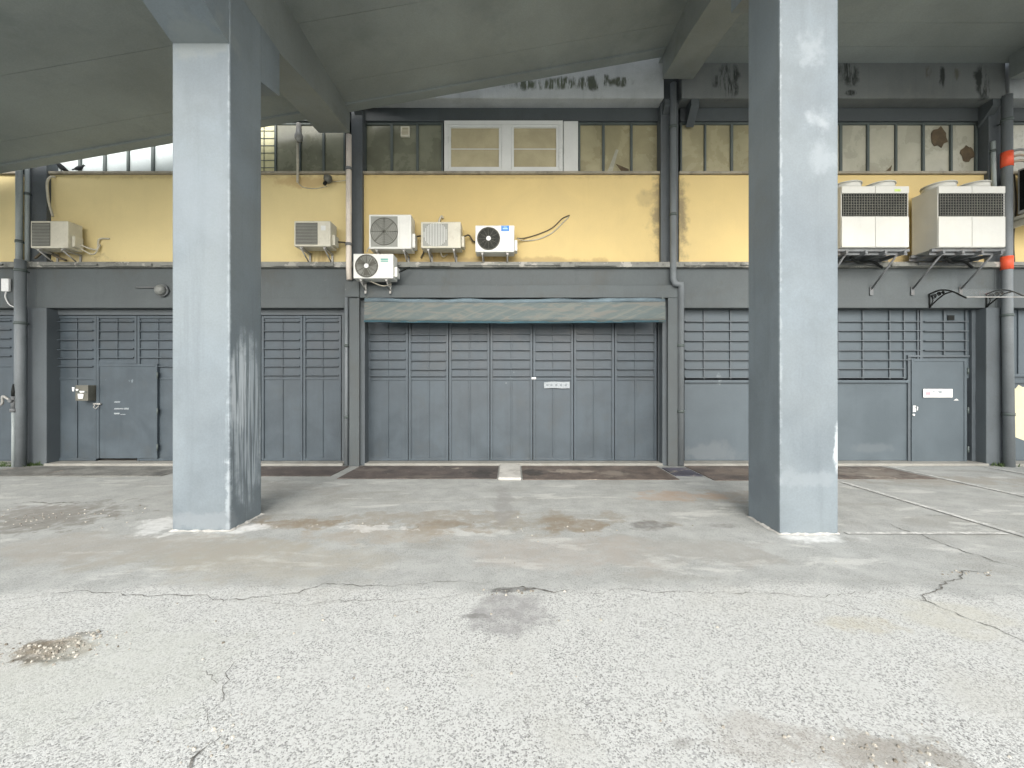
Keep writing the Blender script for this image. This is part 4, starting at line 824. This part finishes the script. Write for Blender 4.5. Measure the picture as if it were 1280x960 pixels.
# ------------------------------------------------------------------ pigeons on the sill
def pigeon(label, x, y, z, s, ang, up):
    P = [(-.17, -.02, .006, .02), (-.11, .0, .03, .018), (-.04, .03, .055, .055), (.03, .055, .065, .068), (.08, .085+up*.02, .052, .055), (.105, .125+up*.045, .032, .032), (.115, .155+up*.06, .03, .03), (.135, .175+up*.06, .030, .031), (.158, .17+up*.06, .018, .018), (.185, .16+up*.06, .004, .004)]
    ca, sa = math.cos(R(ang)), math.sin(R(ang))
    def w3(f, l, h): return (x+(f*ca-l*sa)*s, y+(f*sa+l*ca)*s, z+h*s)
    m = MB(); m.loft([[w3(px, math.cos(2*math.pi*i/12)*ry, .07+pz+math.sin(2*math.pi*i/12)*rz) for i in range(12)] for px, pz, ry, rz in P])
    for dy in (-.02, .02): m.tube([w3(.01, dy, .09), w3(.015, dy, .004)], .006*s, 5)
    o = m.build('pigeon', M['bird']); tag(o, label, 'bird', 'pigeons perched on the pale yellow wall sill')
pigeon('dark pigeon sitting upright on the sill, nearer the thick drainpipe', PX(76,7.78), 7.80, 5.471, .78, 245, 1)
pigeon('dark pigeon crouched low on the sill, nearer the scraped pillar', PX(97.5,7.78), 7.79, 5.471, .62, 10, -.6)

# ------------------------------------------------------------------ weeds at the wall foot
rnd = random.Random(11); m = MB()
for k in range(420):
    cx, cy = rnd.choice(((24, 578.5), (44, 577.5), (55, 577), (5, 579), (38, 579), (1249, 579)))[:2]
    gx, gy = GR(cx, cy+3); x = gx+rnd.gauss(0, .10); y = min(7.64, gy+rnd.gauss(-.03, .05)); h_ = rnd.uniform(.02, .085); a = rnd.uniform(0, 6.28); w_ = rnd.uniform(.006, .016)
    dx, dy = math.cos(a)*w_, math.sin(a)*w_; lx, ly = rnd.gauss(0, .03), rnd.gauss(0, .03)
    m.bm.faces.new([m.bm.verts.new(p) for p in ((x-dx, y-dy, 0), (x+dx, y+dy, 0), (x+lx+dx*.3, y+ly, h_), (x+lx-dx*.3, y+ly, h_))])
tag(m.build('weeds', M['weed']), kind='stuff')

# ------------------------------------------------------------------ loose grit in the potholes and along the broken edges
rnd = random.Random(21); m = MB()
def stone(x, y, r):
    a0 = rnd.uniform(0, 6.28); n = 5
    top = [m.bm.verts.new((x+math.cos(a0+i*6.283/n)*r*.6*rnd.uniform(.7,1.2), y+math.sin(a0+i*6.283/n)*r*.6*rnd.uniform(.7,1.2), r*rnd.uniform(.6,.9))) for i in range(n)]
    bot = [m.bm.verts.new((x+math.cos(a0+i*6.283/n)*r*rnd.uniform(.8,1.2), y+math.sin(a0+i*6.283/n)*r*rnd.uniform(.8,1.2), -.002)) for i in range(n)]
    m.bm.faces.new(top)
    for i in range(n): m.bm.faces.new((bot[i], bot[(i+1)%n], top[(i+1)%n], top[i]))
for (px, py, sx, sy, n) in ((66,813,.14,.05,160), (110,795,.10,.03,40), (60,648,.5,.2,120), (640,740,.12,.03,40), (1110,940,.2,.05,60), (1215,716,.15,.03,30), (400,655,.6,.12,40), (720,660,.5,.15,40), (640,800,1.6,.5,60), (260,930,.05,.06,20)):
    gx, gy = GR(px, py)
    for k in range(n): stone(rnd.gauss(gx, sx), rnd.gauss(gy, sy), rnd.choice((.003,.004,.005,.007,.010)))
t = NT('grit stones'); gi = t.t.nodes.new('ShaderNodeNewGeometry')
M['grit'] = t.done(t.mix(gi.outputs['Random Per Island'], (.14,.125,.10), (.48,.46,.40)), .9, None, 0, .2)
tag(m.build('grit', M['grit']), kind='stuff')

# ------------------------------------------------------------------ camera, light
cam = bpy.data.cameras.new('camera'); co = bpy.data.objects.new('camera', cam); COL.objects.link(co)
co.location = (0, 0, CZ); co.rotation_euler = (R(90), 0, 0); cam.sensor_width = 36; cam.lens = 36*F/1280; cam.clip_end = 1000; cam.clip_start = .05
scene.camera = co
EL, ROT = R(34), R(180)
w = bpy.data.worlds.new('World'); scene.world = w; w.use_nodes = True; nt = w.node_tree
bg = nt.nodes['Background']; sk = nt.nodes.new('ShaderNodeTexSky'); sk.sky_type = 'NISHITA'; sk.sun_disc = False; sk.sun_elevation = EL; sk.sun_rotation = ROT; sk.air_density = 1.0; sk.dust_density = 4.0; sk.ozone_density = 1.0
hs = nt.nodes.new('ShaderNodeHueSaturation'); hs.inputs['Saturation'].default_value = .38; nt.links.new(sk.outputs[0], hs.inputs['Color']); nt.links.new(hs.outputs[0], bg.inputs['Color']); bg.inputs['Strength'].default_value = .15
sl = bpy.data.lights.new('sun', 'SUN'); so = bpy.data.objects.new('sun', sl); COL.objects.link(so); sl.energy = .5; sl.angle = R(130); sl.color = (1, .98, .95)
so.rotation_euler = (R(90)-EL, 0, 0)   # from behind the camera
so.location = (0, -10, 15)
vs = scene.view_settings; scene.display_settings.display_device = 'sRGB'; vs.view_transform = 'Standard'; vs.look = 'None'; vs.exposure = 1.27; vs.gamma = 1.0; vs.use_curve_mapping = False
scene.cycles.use_denoising = True; scene.cycles.max_bounces = 8; scene.cycles.diffuse_bounces = 4; scene.cycles.use_adaptive_sampling = True; scene.cycles.adaptive_threshold = .02; scene.cycles.caustics_reflective = False; scene.cycles.caustics_refractive = False
